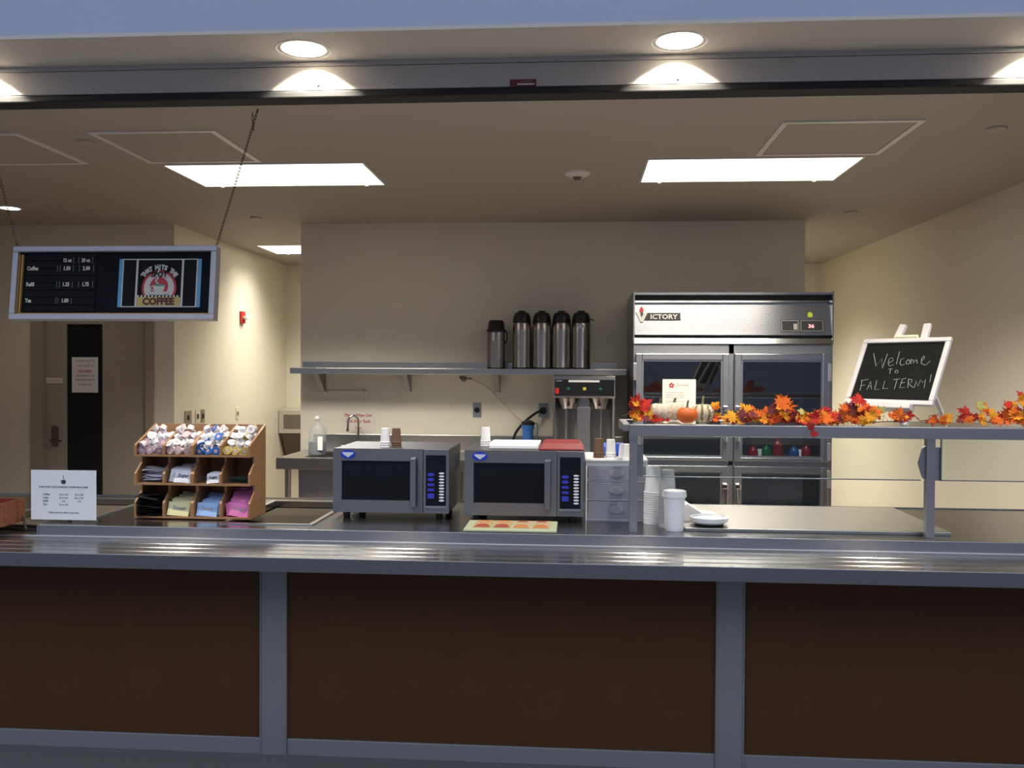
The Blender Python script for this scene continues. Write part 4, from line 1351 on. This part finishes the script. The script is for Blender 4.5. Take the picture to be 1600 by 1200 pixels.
L4 = [(1.62, 0.05, 0.05, 'leafred'), (1.645, 0.03, 0.04, 'leafred'), (1.61, 0.02, 0.036, 'leafor'), (1.668, 0.085, 0.042, 'leafgreen'), (1.70, 0.065, 0.05, 'leafor'), (1.705, 0.05, 0.04, 'leafyel'),
      (1.725, 0.03, 0.04, 'leafor'), (1.75, 0.02, 0.04, 'leafred'), (1.775, 0.03, 0.044, 'leafor'), (1.79, 0.06, 0.055, 'leafor'), (1.80, 0.09, 0.05, 'leafred'), (1.795, 0.04, 0.05, 'leafyel'),
      (1.815, 0.105, 0.04, 'leafyel'), (1.845, 0.11, 0.055, 'leafred'), (1.85, 0.05, 0.05, 'leafbur'), (1.88, 0.06, 0.05, 'leafor'), (1.87, 0.025, 0.045, 'leafred'), (1.83, 0.022, 0.04, 'leafor'), (1.91, 0.05, 0.05, 'leafred'), (1.94, 0.03, 0.05, 'leafor')]
garland('pile of autumn leaves at the right end of the glass shelf', 1.60, 1.98, L4, 10, y=3.82)

# easel
psi, lam = 0.85, 0.5025
ez = thing('chalkboard_easel', 'small white easel with a chalkboard reading Welcome to Fall Term', 'easel', (1.3064, 3.83, 1.45), (0, 0, 0))
tv = Vector((math.cos(psi), -math.sin(psi), 0))
bk = Vector((math.sin(psi), math.cos(psi), 0))
uv_ = Vector((0, 0, 1)) * math.cos(lam) + bk * math.sin(lam)
nv = tv.cross(uv_)                      # points to the viewer
EM = Matrix((tv, -nv, uv_)).transposed().to_4x4()   # local x = along, y = away from viewer, z = up the board
BW, BH = 0.3927, 0.32
fw = 0.021
mb = MB().box(-BW / 2, BW / 2, -0.008, 0.010, 0, fw, 0.003, EM).box(-BW / 2, BW / 2, -0.008, 0.010, BH - fw, BH, 0.003, EM)
mb.box(-BW / 2, -BW / 2 + fw, -0.008, 0.010, fw, BH - fw, 0.003, EM).box(BW / 2 - fw, BW / 2, -0.008, 0.010, fw, BH - fw, 0.003, EM)
mb.build('frame', 'whitewood', ez)
bd = MB().box(-BW / 2 + fw, BW / 2 - fw, -0.001, 0.006, fw, BH - fw, 0, EM).build('chalkboard', 'chalkboard', ez)
STROKES = [[(-0.1327, 0.2494), (-0.1021, 0.1839), (-0.0864, 0.2222), (-0.0703, 0.1743), (-0.0666, 0.246)], [(-0.0469, 0.2004), (-0.0306, 0.2122), (-0.039, 0.2265), (-0.0509, 0.2219), (-0.0506, 0.198), (-0.0403, 0.1847), (-0.0224, 0.1908)], [(-0.0149, 0.2571), (-0.0116, 0.1941)], [(0.0159, 0.2236), (0.0028, 0.2166), (0.0029, 0.1978), (0.0131, 0.1874), (0.0265, 0.193)], [(0.035, 0.2163), (0.029, 0.207), (0.0322, 0.1953), (0.0432, 0.1939), (0.046, 0.2069), (0.035, 0.2163)], [(0.047, 0.2186), (0.0521, 0.1952)], [(0.049, 0.2116), (0.0561, 0.2162), (0.0633, 0.1975), (0.0673, 0.2137), (0.0736, 0.2137), (0.0792, 0.1974)], [(0.0956, 0.2089), (0.1043, 0.2227), (0.0992, 0.2343), (0.0925, 0.2205), (0.0966, 0.1973), (0.1176, 0.1881), (0.1326, 0.2086)], [(-0.0403, 0.1696), (-0.0214, 0.172)], [(-0.031, 0.1705), (-0.0279, 0.1461)], [(-0.0042, 0.1649), (-0.0087, 0.1579), (-0.0037, 0.1509), (0.0059, 0.1519), (0.0054, 0.1612), (-0.0042, 0.1649)], [(-0.1463, 0.1117), (-0.1416, 0.0617)], [(-0.1531, 0.1116), (-0.1181, 0.1192)], [(-0.1452, 0.0855), (-0.1263, 0.0906)], [(-0.1102, 0.0672), (-0.105, 0.1099), (-0.09, 0.07)], [(-0.11, 0.0814), (-0.0948, 0.0864)], [(-0.0776, 0.1126), (-0.0747, 0.068), (-0.0556, 0.0707)], [(-0.0409, 0.1108), (-0.0389, 0.0734), (-0.0158, 0.0762)], [(-0.004, 0.1182), (0.0255, 0.1232)], [(0.0125, 0.1208), (0.0133, 0.0722)], [(0.0352, 0.1233), (0.0347, 0.0796), (0.0571, 0.0823)], [(0.0354, 0.1224), (0.0514, 0.1258)], [(0.0355, 0.1026), (0.0505, 0.106)], [(0.0625, 0.1236), (0.0702, 0.0803)], [(0.0631, 0.1213), (0.0783, 0.1192), (0.0799, 0.1055), (0.0667, 0.1008), (0.095, 0.0808)], [(0.0984, 0.0831), (0.0981, 0.1149), (0.1115, 0.0879), (0.1153, 0.1197), (0.1271, 0.1062), (0.1356, 0.1199), (0.1403, 0.0795)], [(0.1533, 0.1449), (0.1567, 0.1089)]]
mb = MB()
for s in STROKES:
    mb.tube([EM @ Vector((a, -0.0012, b)) for a, b in s], 0.0012, 5)
mb.build('chalk_writing', 'chalk', bd)


def bar(mb, p0, p1, w_, d_):
    p0, p1 = Vector(p0), Vector(p1)
    dv = p1 - p0
    z = dv.normalized()
    x = (tv - z * tv.dot(z)).normalized()
    y = z.cross(x)
    mx = Matrix.Translation(p0) @ Matrix((x, y, z)).transposed().to_4x4()
    mb.box(-w_ / 2, w_ / 2, -d_ / 2, d_ / 2, 0, dv.length, 0.002, mx)


zfoot = (ZS - 1.45)
vfoot = (zfoot + 0.004) / math.cos(lam) - 0.010 * math.tan(lam) * 0
for s0, s1 in ((-0.115, -0.046), (0.088, 0.062)):
    mb = MB()
    bot = EM @ Vector((s0, 0.020, -0.086))
    bot.z = zfoot
    bar(mb, bot, EM @ Vector((s1, 0.020, 0.402)), 0.030, 0.018)
    mb.build('front_leg', 'whitewood', ez)
MB().box(-0.175, 0.118, -0.030, 0.012, -0.030, -0.002, 0.004, EM).build('ledge', 'whitewood', ez)
mb = MB()
bar(mb, (0.320, 0.195, zfoot), EM @ Vector((0.02, 0.034, 0.30)), 0.018, 0.012)
mb.build('rear_leg', 'whitewood', ez)
ck = MB().cyl((-0.050, 0, 0), (0.050, 0, 0), 0.0085, seg=14).build('chalk_stick', 'chalkstick')
cw_ = Vector((1.3064, 3.83, 1.45)) + EM @ Vector((-0.004, 0.0, BH + 0.009))
ck.location = cw_
ck.rotation_euler = (0, 0, -psi)
tag(ck, 'pale yellow chalk stick lying on top of the chalkboard frame', 'chalk')

# ================================================================== BACK WALL: shelf, airpots, sink table
sh = thing('wall_shelf', 'long stainless steel wall shelf carrying the coffee airpots', 'shelf', (0, 0, 0))
ZSH = 1.603
MB().box(-2.37, 0.405, 7.20, YB, ZSH - 0.004, ZSH).box(-2.37, 0.405, 7.198, 7.206, ZSH - 0.048, ZSH, 0.002).box(-2.37, -2.362, 7.206, YB, ZSH - 0.048, ZSH - 0.004).box(-2.36, 0.35, YB - 0.012, YB, ZSH, ZSH + 0.055, 0.002).build('shelf_top', 'steel_back', sh)
for x in (-2.20, -1.45, -0.685, 0.08):
    MB().prism([(7.24, ZSH - 0.006), (YB, ZSH - 0.006), (YB, ZSH - 0.20), (YB - 0.05, ZSH - 0.20)], x - 0.003, x + 0.042, 'X').build('bracket', 'steel_d', sh)
for x in (-2.08, -1.42, -0.3):
    MB().cyl((x, YB - 0.016, ZSH + 0.038), (x, YB - 0.010, ZSH + 0.038), 0.007, seg=10).build('bolt', 'chrome', sh)


def make_airpot(label):
    t = thing('airpot', label, 'airpot', (0, 0, 0), group='tall steel airpots on the shelf')
    R = 0.079
    MB().lathe([(0, 0), (R + 0.001, 0), (R + 0.001, 0.012), (0, 0.012)], seg=36).build('base_ring', 'black', t)
    MB().lathe([(0, 0.012), (R, 0.012), (R, 0.30), (R - 0.003, 0.375), (R - 0.006, 0.380), (0, 0.380)], seg=48).build('body', 'steel_pot', t)
    MB().lathe([(0, 0.378), (R - 0.004, 0.378), (R - 0.003, 0.388), (R - 0.010, 0.440), (R - 0.022, 0.462), (0.034, 0.468), (0.030, 0.480), (0, 0.480)], seg=36).build('pump_lid', 'black', t)
    MB().box(-0.026, 0.026, -R - 0.012, -R + 0.03, 0.405, 0.438, 0.008).build('spout', 'black', t)
    MB().tube([(0, R - 0.004, 0.40), (0, R + 0.014, 0.385), (0, R + 0.016, 0.33), (0, R - 0.002, 0.30)], 0.005, 8).build('handle', 'black', t)
    return t


ap = make_airpot('tall steel airpot next to the short grey one on the shelf')
AX = [-0.451, -0.284, -0.122, 0.040]
APL = ['tall steel airpot next to the short grey one on the shelf', 'second tall steel airpot from the short grey one', 'third tall steel airpot, left of the one with a side lever', 'rightmost tall steel airpot with an oval badge and a side lever']
for i, x in enumerate(AX):
    o = ap if i == 0 else copy_tree(ap)
    o.location = (x, 7.335, ZSH + 0.0005)
    o.rotation_euler = (0, 0, (0.0, 0.1, -0.12, 0.0)[i])
    o['label'] = APL[i]
    if i == 3:
        MB().ellipse((-0.006, -0.077, 0.350), 0.030, 0.018, 0.003).build('badge', 'namesilver', o)
        MB().tube([(0.06, -0.02, 0.40), (0.085, -0.02, 0.412), (0.098, -0.02, 0.405), (0.10, -0.02, 0.395)], 0.005, 8).build('side_lever', 'black', o)
t = thing('airpot', 'short grey airpot with a dark label, leftmost on the shelf', 'airpot', (-0.664, 7.335, ZSH + 0.0005))
R = 0.074
MB().lathe([(0, 0), (R + 0.002, 0), (R + 0.002, 0.010), (0, 0.010)], seg=36).build('base_ring', 'black', t)
MB().lathe([(0, 0.010), (R, 0.010), (R, 0.295), (R - 0.004, 0.305), (0, 0.305)], seg=40).build('body', 'steel_d', t)
lbm = MB()
v, f = [], []
for i in range(9):
    a = -PI / 2 + (-0.62 + 0.9 * i / 8)
    for z in (0.02, 0.235):
        v.append(((R + 0.0012) * math.cos(a), (R + 0.0012) * math.sin(a), z))
for i in range(8):
    f.append((2 * i, 2 * i + 2, 2 * i + 3, 2 * i + 1))
lbm._addv(v, f, True)
lbm.build('dark_label', 'inkgrey', t)
MB().lathe([(0, 0.305), (R + 0.006, 0.305), (R + 0.006, 0.322), (R - 0.004, 0.335), (R - 0.008, 0.385), (R - 0.022, 0.402), (0, 0.405)], seg=36).build('pump_lid', 'black', t)
MB().tube([(R, 0, 0.32), (R + 0.016, 0, 0.30), (R + 0.016, 0, 0.24), (R, 0, 0.21)], 0.006, 8).build('handle', 'black', t)

# coffee brewer
t = thing('coffee_brewer', 'twin coffee brewer with black control panel below the shelf', 'coffee brewer', (-0.182, 6.92, 0.905))
BWd = 0.49
mb = MB().box(0, BWd, 0.04, 0.46, 0.47, 0.645, 0.004).box(0, 0.02, 0.16, 0.46, 0.03, 0.47).box(BWd - 0.02, BWd, 0.16, 0.46, 0.03, 0.47).box(0.02, BWd - 0.02, 0.22, 0.46, 0.03, 0.47).box(0, BWd, 0.0, 0.46, 0, 0.03, 0.003)
mb.box(0, BWd, 0.0, 0.04, 0.478, 0.645, 0.004)
mb.build('cabinet', 'steel_pot', t)
for xa, xb in ((0.02, 0.192), (0.298, 0.47)):
    pts_ = [(xa + (xb - xa) * i / 14, 0.10 + 0.115 * math.sin(PI * i / 14)) for i in range(15)]
    mbx = MB()
    vv = [(x_, y_, z_) for z_ in (0.03, 0.47) for x_, y_ in pts_]
    mbx._addv(vv, [(i, i + 1, i + 16, i + 15) for i in range(14)], True)
    mbx.build('curved_back', 'steel_pot', t)
pnl = MB().box(0.018, BWd - 0.010, -0.004, 0.0, 0.488, 0.617, 0.002).build('control_panel', 'black', t)
MB().box(0.125, 0.365, -0.0055, -0.004, 0.595, 0.612).build('label_strip', 'white', pnl)
MB().box(0.022, 0.050, -0.02, -0.004, 0.503, 0.548, 0.004, None).build('power_switch', 'redswitch', pnl)
for x, m_ in ((0.125, 'green_l'), (0.373, 'green_l')):
    MB().cyl((x, -0.008, 0.545), (x, -0.004, 0.545), 0.012, seg=16).build('indicator', m_, pnl)
MB().box(0.237, 0.261, -0.008, -0.004, 0.533, 0.556, 0.002).build('start_button', 'yellow_l', pnl)
MB().text('Curtis', (0.05, -0.0045, 0.600), 0.017, bold=0.01, shear=0.3).build('lettering', 'whitekey', pnl)
for x in (0.125, 0.365):
    fb = MB().lathe([(0, 0.385), (0.055, 0.385), (0.082, 0.468), (0, 0.468)], (x, 0.13, 0), seg=28).build('brew_funnel', 'steel_v', t)
    MB().box(x - 0.012, x + 0.012, -0.02, 0.06, 0.41, 0.44, 0.005).build('funnel_handle', 'black', fb)
MB().box(0.192, 0.298, 0.06, 0.22, 0.03, 0.40, 0.004).prism([(0.200, 0.40), (0.290, 0.40), (0.268, 0.470), (0.222, 0.470)], 0.07, 0.20, 'Y').build('centre_column', 'steel_d', t)

# sink table
ZK = 0.90
YK = 6.70
t = thing('sink_table', 'stainless steel sink table along the back wall', 'sink', (0, 0, 0))
mb = MB()
plate(mb, -2.31, 0.40, YK, YB, ZK - 0.035, ZK, [(-2.13, -1.62, 6.82, 7.28)])
mb.box(-2.31, 0.40, YK - 0.004, YK, ZK - 0.085, ZK + 0.004, 0.002).box(-2.314, -2.31, YK, YB, ZK - 0.085, ZK)
mb.build('table_top', 'steel_back', t)
MB().box(-2.26, 0.40, YB - 0.03, YB - 0.002, ZK, ZK + 0.135, 0.003).build('backsplash', 'steel_back', t)
mb = MB()
a, b, c, e = -2.13, -1.62, 6.82, 7.28
mb.box(a - 0.004, a, c, e, 0.58, ZK - 0.036).box(b, b + 0.004, c, e, 0.58, ZK - 0.036).box(a, b, c - 0.004, c, 0.58, ZK - 0.036).box(a, b, e, e + 0.004, 0.58, ZK - 0.036).box(a, b, c, e, 0.576, 0.58)
mb.build('basin', 'steel_d', t)
for x in (-2.24, -0.95, 0.34):
    for y in (YK + 0.06, YB - 0.06):
        MB().cyl((x, y, 0), (x, y, ZK - 0.036), 0.024, seg=16).build('leg', 'steel_v', t)
MB().box(-1.55, 0.30, YK + 0.05, YB - 0.05, 0.25, 0.28).box(-2.18, -1.3, YK + 0.14, YK + 0.15, 0.28, 0.86).build('undershelf', 'steel_d', t)
fa = thing('faucet', 'chrome gooseneck faucet at the sink', 'faucet', (-1.84, 7.40, ZK + 0.0006))
pts = [(0, 0, 0), (0, 0, 0.22)]
for k in range(13):
    a = PI * k / 12
    pts.append((-0.040 + 0.040 * math.cos(a), -0.03 * (1 - math.cos(a)) / 2, 0.25 + 0.048 * math.sin(a)))
pts += [(-0.082, -0.03, 0.22), (-0.084, -0.03, 0.19)]
MB().tube(pts, 0.011, 12).build('spout', 'chrome', fa)
MB().cyl((-0.084, -0.03, 0.192), (-0.085, -0.03, 0.165), 0.014, seg=14).build('aerator', 'chrome', fa)
MB().box(-0.11, 0.06, -0.03, 0.03, 0, 0.028, 0.008).build('base', 'chrome', fa)
for x in (-0.09, 0.045):
    MB().cyl((x, 0, 0.028), (x, 0, 0.045), 0.014, seg=14).cyl((x, 0, 0.04), (x + (-0.05 if x < 0 else 0.05), -0.02, 0.05), 0.007, seg=10).build('tap_handle', 'chrome', fa)
t = thing('soap_jug', 'clear jug with blue-grey soap in its lower part at the left of the sink', 'jug', (-2.083, 7.02, ZK + 0.0006))


def jug(mb, k, z0, z1):
    P = [(0.068, 0.0), (0.072, 0.01), (0.072, 0.17), (0.060, 0.205), (0.030, 0.255), (0.018, 0.262), (0.018, 0.29)]
    pr = [(0, max(z0, 0))]
    def rad(z):
        for (r0, a), (r1, b) in zip(P, P[1:]):
            if a <= z <= b:
                return r0 + (r1 - r0) * (z - a) / (b - a)
        return P[-1][0]
    zs = sorted({z0, z1, *[z for _, z in P if z0 < z < z1]})
    pr = [(0, z0)] + [(rad(z) * k, z) for z in zs] + [(0, z1)]
    mb.lathe(pr, seg=28, sy=0.8)


mb = MB()
jug(mb, 1.0, 0.0, 0.29)
mb.build('jug_body', 'soap', t)
mb = MB()
jug(mb, 0.97, 0.004, 0.105)
mb.build('soap', 'soapblue', t)
MB().box(0.02, 0.06, -0.060, -0.056, 0.04, 0.15, 0.004).build('label', 'paper', t)
MB().tube([(0.02, 0, 0.27), (0.055, 0, 0.25), (0.07, 0, 0.20), (0.062, 0, 0.16)], 0.009, 8).build('handle', 'soap', t)
MB().cyl((0, 0, 0.29), (0, 0, 0.312), 0.021, seg=16).build('cap', 'white', t)

# wall-mounted things on the back wall
t = thing('rack_strip', 'narrow pale utensil strip with round ends on the back wall', 'rail', (-2.16, YB, 1.40))
MB().box(0, 0.36, -0.012, 0, -0.012, 0.012, 0.004).build('strip', 'wall', t)
for x in (0.005, 0.355):
    MB().sphere((x, -0.02, -0.006), 0.022).build('end_knob', 'ivory', t)
t = tag(MB().box(-2.02, -1.727, YB - 0.003, YB - 0.001, 1.01, 1.235).build('sink_notice', 'noticepaper'), 'white paper notice about wiping the sink, on the back wall', 'notice')
mb = MB().text('Please Wipe Out', (-1.873, YB - 0.0035, 1.185), 0.037, bold=0.02, sx=0.92).text('Sink After Each', (-1.873, YB - 0.0035, 1.132), 0.037, bold=0.02, sx=0.92).text('Use', (-1.873, YB - 0.0035, 1.08), 0.034, bold=0.008)
part_label(mb.build('lettering', 'redink', t), 'dark red lettering')
t = thing('wall_socket', 'square steel wall plate with a round black socket on the back wall', 'socket', (-0.842, YB, 1.25))
MB().box(-0.036, 0.036, -0.006, 0, -0.062, 0.062, 0.002).build('face_plate', 'steel_d', t)
MB().cyl((0, -0.012, 0), (0, -0.006, 0), 0.024, seg=20).build('receptacle', 'black', t)
t = thing('wall_socket', 'steel wall plate with a plugged black cord beside the brewer', 'socket', (-0.275, YB, 1.25))
MB().box(-0.040, 0.040, -0.006, 0, -0.062, 0.062, 0.002).build('face_plate', 'steel_d', t)
MB().cyl((0, -0.05, 0), (0, -0.006, 0), 0.030, seg=20).build('plug', 'black', t)
MB().box(-0.03, -0.008, -0.02, -0.006, -0.11, -0.055, 0.003).build('white_tag', 'white', t)
pts = smooth_path([(-0.275, YB - 0.05, 1.25), (-0.33, YB - 0.08, 1.235), (-0.42, YB - 0.10, 1.165), (-0.50, YB - 0.10, 1.07), (-0.535, YB - 0.10, 0.96), (-0.54, YB - 0.10, 0.915)])
tag(MB().tube(pts, 0.011, 10).build('power_cord', 'rubber'), 'thick black cord looping down from the back wall socket', 'cord')
t = thing('water_filter', 'blue water filter canister with black top behind the right microwave', 'water filter', (-0.395, 7.33, ZK + 0.0006))
MB().lathe([(0, 0), (0.042, 0), (0.045, 0.01), (0.046, 0.20), (0.053, 0.205), (0.053, 0.238), (0, 0.238)], seg=28).build('housing', 'filter', t)
MB().lathe([(0, 0.238), (0.056, 0.238), (0.056, 0.262), (0.03, 0.275), (0, 0.277)], seg=28).build('head', 'black', t)
MB().tube(smooth_path([(0.05, 0, 0.25), (0.078, 0, 0.24), (0.075, 0, 0.13), (0.09, 0, 0.02)]), 0.008, 8).build('hose', 'steel_d', t)
t = thing('shutoff_valve', 'small brass coloured water valve under the wall shelf', 'valve', (-0.95, YB, 1.515))
MB().cyl((0, 0, 0), (0, -0.05, 0), 0.016, seg=14).sphere((0, -0.06, 0), 0.024).build('valve_body', 'bronze', t)
MB().cyl((0.0, -0.06, 0), (0.07, -0.06, 0.006), 0.008, seg=10).cyl((0, -0.06, 0), (-0.035, -0.06, 0.02), 0.012, seg=10).build('tap_handle', 'bronze', t)
MB().tube(smooth_path([(0.06, -0.06, 0.0), (0.20, -0.045, -0.07), (0.33, -0.04, -0.20), (0.44, -0.04, -0.31), (0.53, -0.05, -0.38)]), 0.004, 8).build('thin_hose', 'panelpaint', t)

# ================================================================== REFRIGERATOR
FX0, FX1, FY = 0.428, 1.878, 6.65
FW = FX1 - FX0
fr = thing('refrigerator', 'tall steel two-door glass refrigerator at the right of the back wall', 'refrigerator', (FX0, FY, 0))
mb = MB().box(0, 0.03, 0.02, 0.80, 0.14, 1.79).box(FW - 0.03, FW, 0.02, 0.80, 0.14, 1.79).box(0.03, FW - 0.03, 0.77, 0.80, 0.14, 1.79).box(0.03, FW - 0.03, 0.02, 0.77, 0.14, 0.17).box(0.03, FW - 0.03, 0.02, 0.77, 1.73, 1.79)
mb.box(0.70, 0.735, 0.0, 0.04, 0.14, 1.79).box(0.0, FW, 0.0, 0.02, 1.722, 1.79).box(0.0, 0.012, 0.0, 0.02, 0.14, 1.722).box(FW - 0.035, FW, 0.0, 0.02, 0.14, 1.722).box(0.03, FW - 0.03, 0.0, 0.06, 0.895, 0.925)
mb.build('cabinet', 'steel_d', fr)
MB().box(0.031, FW - 0.031, 0.70, 0.769, 0.171, 1.729).build('liner', 'inkgrey', fr)
# header with its grooves, leaning back
hd = MB().prism([(0.0, 1.792), (-0.015, 1.796), (0.0, 1.835), (0.07, 1.836), (0.07, 1.858), (0.0, 1.86), (0.004, 1.888), (0.030, 2.085), (0.075, 2.088), (0.075, 2.100), (0.03, 2.103), (0.032, 2.116), (0.10, 2.118), (0.10, 2.158), (0.03, 2.160), (0.03, 2.177), (0.80, 2.177), (0.80, 1.792)], 0.006, FW - 0.006, 'X').build('header', 'steel', fr)
for _x in (-0.004, FW - 0.006):
    MB().box(_x, _x + 0.010, -0.005, 0.80, 1.792, 2.18).build('header_end', 'steel_d', fr)
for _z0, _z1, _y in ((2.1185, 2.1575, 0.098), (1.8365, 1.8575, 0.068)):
    MB().box(0.007, FW - 0.007, _y - 0.001, _y + 0.001, _z0, _z1).build('groove_shade', 'nameplate', hd)  # dark strip paints in the shade deep inside each header groove
HT = Matrix.Rotation(-math.atan2(0.026, 0.197), 4, 'X')
HM = Matrix.Translation((0, 0.004, 1.888)) @ HT
np_ = MB().box(0.05, 0.345, -0.004, 0, 0.080, 0.136, 0, HM).build('nameplate', 'nameplate', hd)
mb = MB().text('ICTORY', (0.222, -0.0045, 0.091), 0.050, mx=HM, sx=1.12, bold=0.02)
mb.build('lettering', 'namesilver', np_)
MB().prism([(0.015, 0.140), (0.042, 0.140), (0.058, 0.100), (0.074, 0.140), (0.104, 0.140), (0.068, 0.066), (0.048, 0.066)], -0.008, -0.002, 'Y', HM).build('v_emblem', 'namesilver', np_)
MB().prism([(0.046, 0.143), (0.070, 0.143), (0.073, 0.160), (0.058, 0.186), (0.042, 0.160)], -0.008, -0.002, 'Y', HM).build('flame', 'redswitch', np_)
cp = MB().box(1.075, 1.208, -0.004, 0, -0.005, 0.085, 0, HM).box(1.214, 1.385, -0.004, 0, -0.005, 0.085, 0, HM).build('control_box', 'nameplate', hd)
mb = MB()
for a, b in ((1.08, 1.203), (1.22, 1.380)):
    mb.box(a, b, -0.006, -0.004, 0.077, 0.080, 0, HM).box(a, b, -0.006, -0.004, 0.0, 0.003, 0, HM).box(a, a + 0.003, -0.006, -0.004, 0.003, 0.077, 0, HM).box(b - 0.003, b, -0.006, -0.004, 0.003, 0.077, 0, HM)
mb.box(1.168, 1.194, -0.007, -0.004, 0.012, 0.055, 0, HM)
mb.build('bezel', 'namesilver', cp)
MB().text('36', (1.295, -0.0045, 0.026), 0.036, mx=HM, bold=0.02, sx=1.2).build('display_digits', 'led', cp)
MB().prism([(1.272, 0.105), (1.306, 0.105), (1.308, 0.130), (1.290, 0.145), (1.272, 0.135)], -0.004, -0.001, 'Y', HM).build('lime_sticker', 'lime', hd)


def fdoor(x0, x1, z0, z1, hinge):
    s = 0.046
    mb = MB().box(x0, x0 + s, -0.045, -0.002, z0, z1, 0.004).box(x1 - s, x1, -0.045, -0.002, z0, z1, 0.004).box(x0 + s, x1 - s, -0.045, -0.002, z0, z0 + s * 0.62, 0.004).box(x0 + s, x1 - s, -0.045, -0.002, z1 - s, z1, 0.004)
    # stepped bead
    q = 0.012
    mb.box(x0 + s, x0 + s + q, -0.036, -0.004, z0 + s * 0.62, z1 - s).box(x1 - s - q, x1 - s, -0.036, -0.004, z0 + s * 0.62, z1 - s).box(x0 + s + q, x1 - s - q, -0.036, -0.004, z1 - s - q, z1 - s).box(x0 + s + q, x1 - s - q, -0.036, -0.004, z0 + s * 0.62, z0 + s * 0.62 + q)
    d_ = mb.build('door', 'steel', fr)
    MB().box(x0 + s + q, x1 - s - q, -0.026, -0.018, z0 + s * 0.62 + q, z1 - s - q).build('glass_pane', 'fridgeglass', d_)
    hx = x1 - 0.024 if hinge < 0 else x0 + 0.024
    zt = 1.335 if z1 > 1.2 else 0.765
    mb = MB().box(hx - 0.022, hx + 0.022, -0.085, -0.046, zt - 0.04, zt, 0.010).cyl((hx + 0.012 * (1 if hinge > 0 else -1) * -1, -0.072, zt - 0.02), (hx, -0.078, zt - 0.26), 0.010, seg=12).cyl((hx, -0.046, zt - 0.25), (hx, -0.08, zt - 0.25), 0.013, seg=12)
    mb.build('handle', 'chrome', d_)
    hxx = x0 - 0.008 if hinge < 0 else x1 + 0.002
    for zz in ((1.60, 1.02) if z1 > 1.2 else (0.82,)):
        MB().box(hxx - 0.012, hxx + 0.014, -0.05, -0.01, zz - 0.08, zz + 0.05, 0.004).build('hinge', 'alu', d_)
    return d_


fdoor(0.014, 0.695, 0.928, 1.720, -1)
fdoor(0.738, 1.415, 0.928, 1.720, 1)
fdoor(0.014, 0.695, 0.16, 0.893, -1)
fdoor(0.738, 1.415, 0.16, 0.893, 1)
for z in (1.40, 1.165, 0.93, 0.55):
    mb = MB()
    for k in range(36):
        x = 0.04 + k * (FW - 0.08) / 35
        mb.box(x - 0.0015, x + 0.0015, 0.08, 0.68, z - 0.003, z)
    mb.box(0.032, FW - 0.032, 0.08, 0.086, z - 0.010, z - 0.003).box(0.032, FW - 0.032, 0.674, 0.68, z - 0.010, z - 0.003)
    mb.build('wire_shelf', 'steel_d', fr)


def soda(label, x, y, z, m, h=0.155):
    t = thing('soda_bottle', label, 'bottle', (FX0 + x, FY + y, z), group='bottles in the refrigerator')
    k = h / 0.155
    MB().lathe([(0, 0), (0.030, 0), (0.036, 0.006), (0.036, 0.085 * k), (0.034, 0.105 * k), (0.028, 0.120 * k), (0.018, 0.132 * k), (0.016, 0.14 * k), (0, 0.14 * k)], seg=20).build('bottle_body', m, t)
    MB().cyl((0, 0, 0.14 * k), (0, 0, 0.155 * k), 0.016, seg=14).build('cap', m, t)


soda('short red bottle nearest the handle in the right refrigerator door', 0.90, 0.09, 0.931, 'sodared', 0.105)
soda('green bottle behind the right refrigerator door', 1.00, 0.10, 0.931, 'sodagreen', 0.115)
soda('taller red bottle between the green and blue bottles in the refrigerator', 1.085, 0.11, 0.931, 'sodared', 0.16)
soda('blue bottle behind the right refrigerator door', 1.20, 0.09, 0.931, 'sodablue', 0.105)
soda('red bottle nearest the hinge side in the right refrigerator door', 1.29, 0.09, 0.931, 'sodared', 0.115)
for x, rz, lb in ((0.97, 0.35, 'white folded paper tag leaning between the red and green bottles'), (1.255, -0.2, 'white paper tag behind the blue and red bottles')):
    o = MB().box(-0.05, 0.05, -0.001, 0.001, 0, 0.075).build('paper_tag', 'paper')
    o.location = (FX0 + x, FY + 0.145, 0.931)
    o.rotation_euler = (-0.2, 0, rz)
    tag(o, lb, 'tag')
pn = tag(MB().box(0.640, 0.884, FY - 0.031, FY - 0.028, 1.21, 1.53).build('fridge_notice', 'noticepaper'), 'white letter with a red flower logo taped on the left refrigerator glass', 'notice')
mb = MB().text('Chartwells', (0.785, FY - 0.0312, 1.478), 0.032, sx=0.72)
mb.build('logo_lettering', 'inkgrey', pn)
mb = MB()
for k in range(5):
    a = PI / 2 + 2 * PI * k / 5
    mb.ellipse((0.706 + 0.0125 * math.cos(a), FY - 0.031, 1.484 + 0.0125 * math.sin(a)), 0.0085, 0.0085, 0.0004, 12)
mb.build('flower_logo', 'redink', pn)
mb = MB()
for k, s in enumerate(('Dear guests of the cafe,', 'please enjoy our self serve', 'coffee and hot tea while', 'the main kitchen is resting.', 'Cups and lids are on the', 'counter for your use.', 'Thank you for visiting')):
    mb.text(s, (0.664, FY - 0.0312, 1.428 - k * 0.018 - (0.012 if k > 2 else 0)), 0.0135, 'LEFT')
mb.build('body_lettering', 'inkgrey', pn)
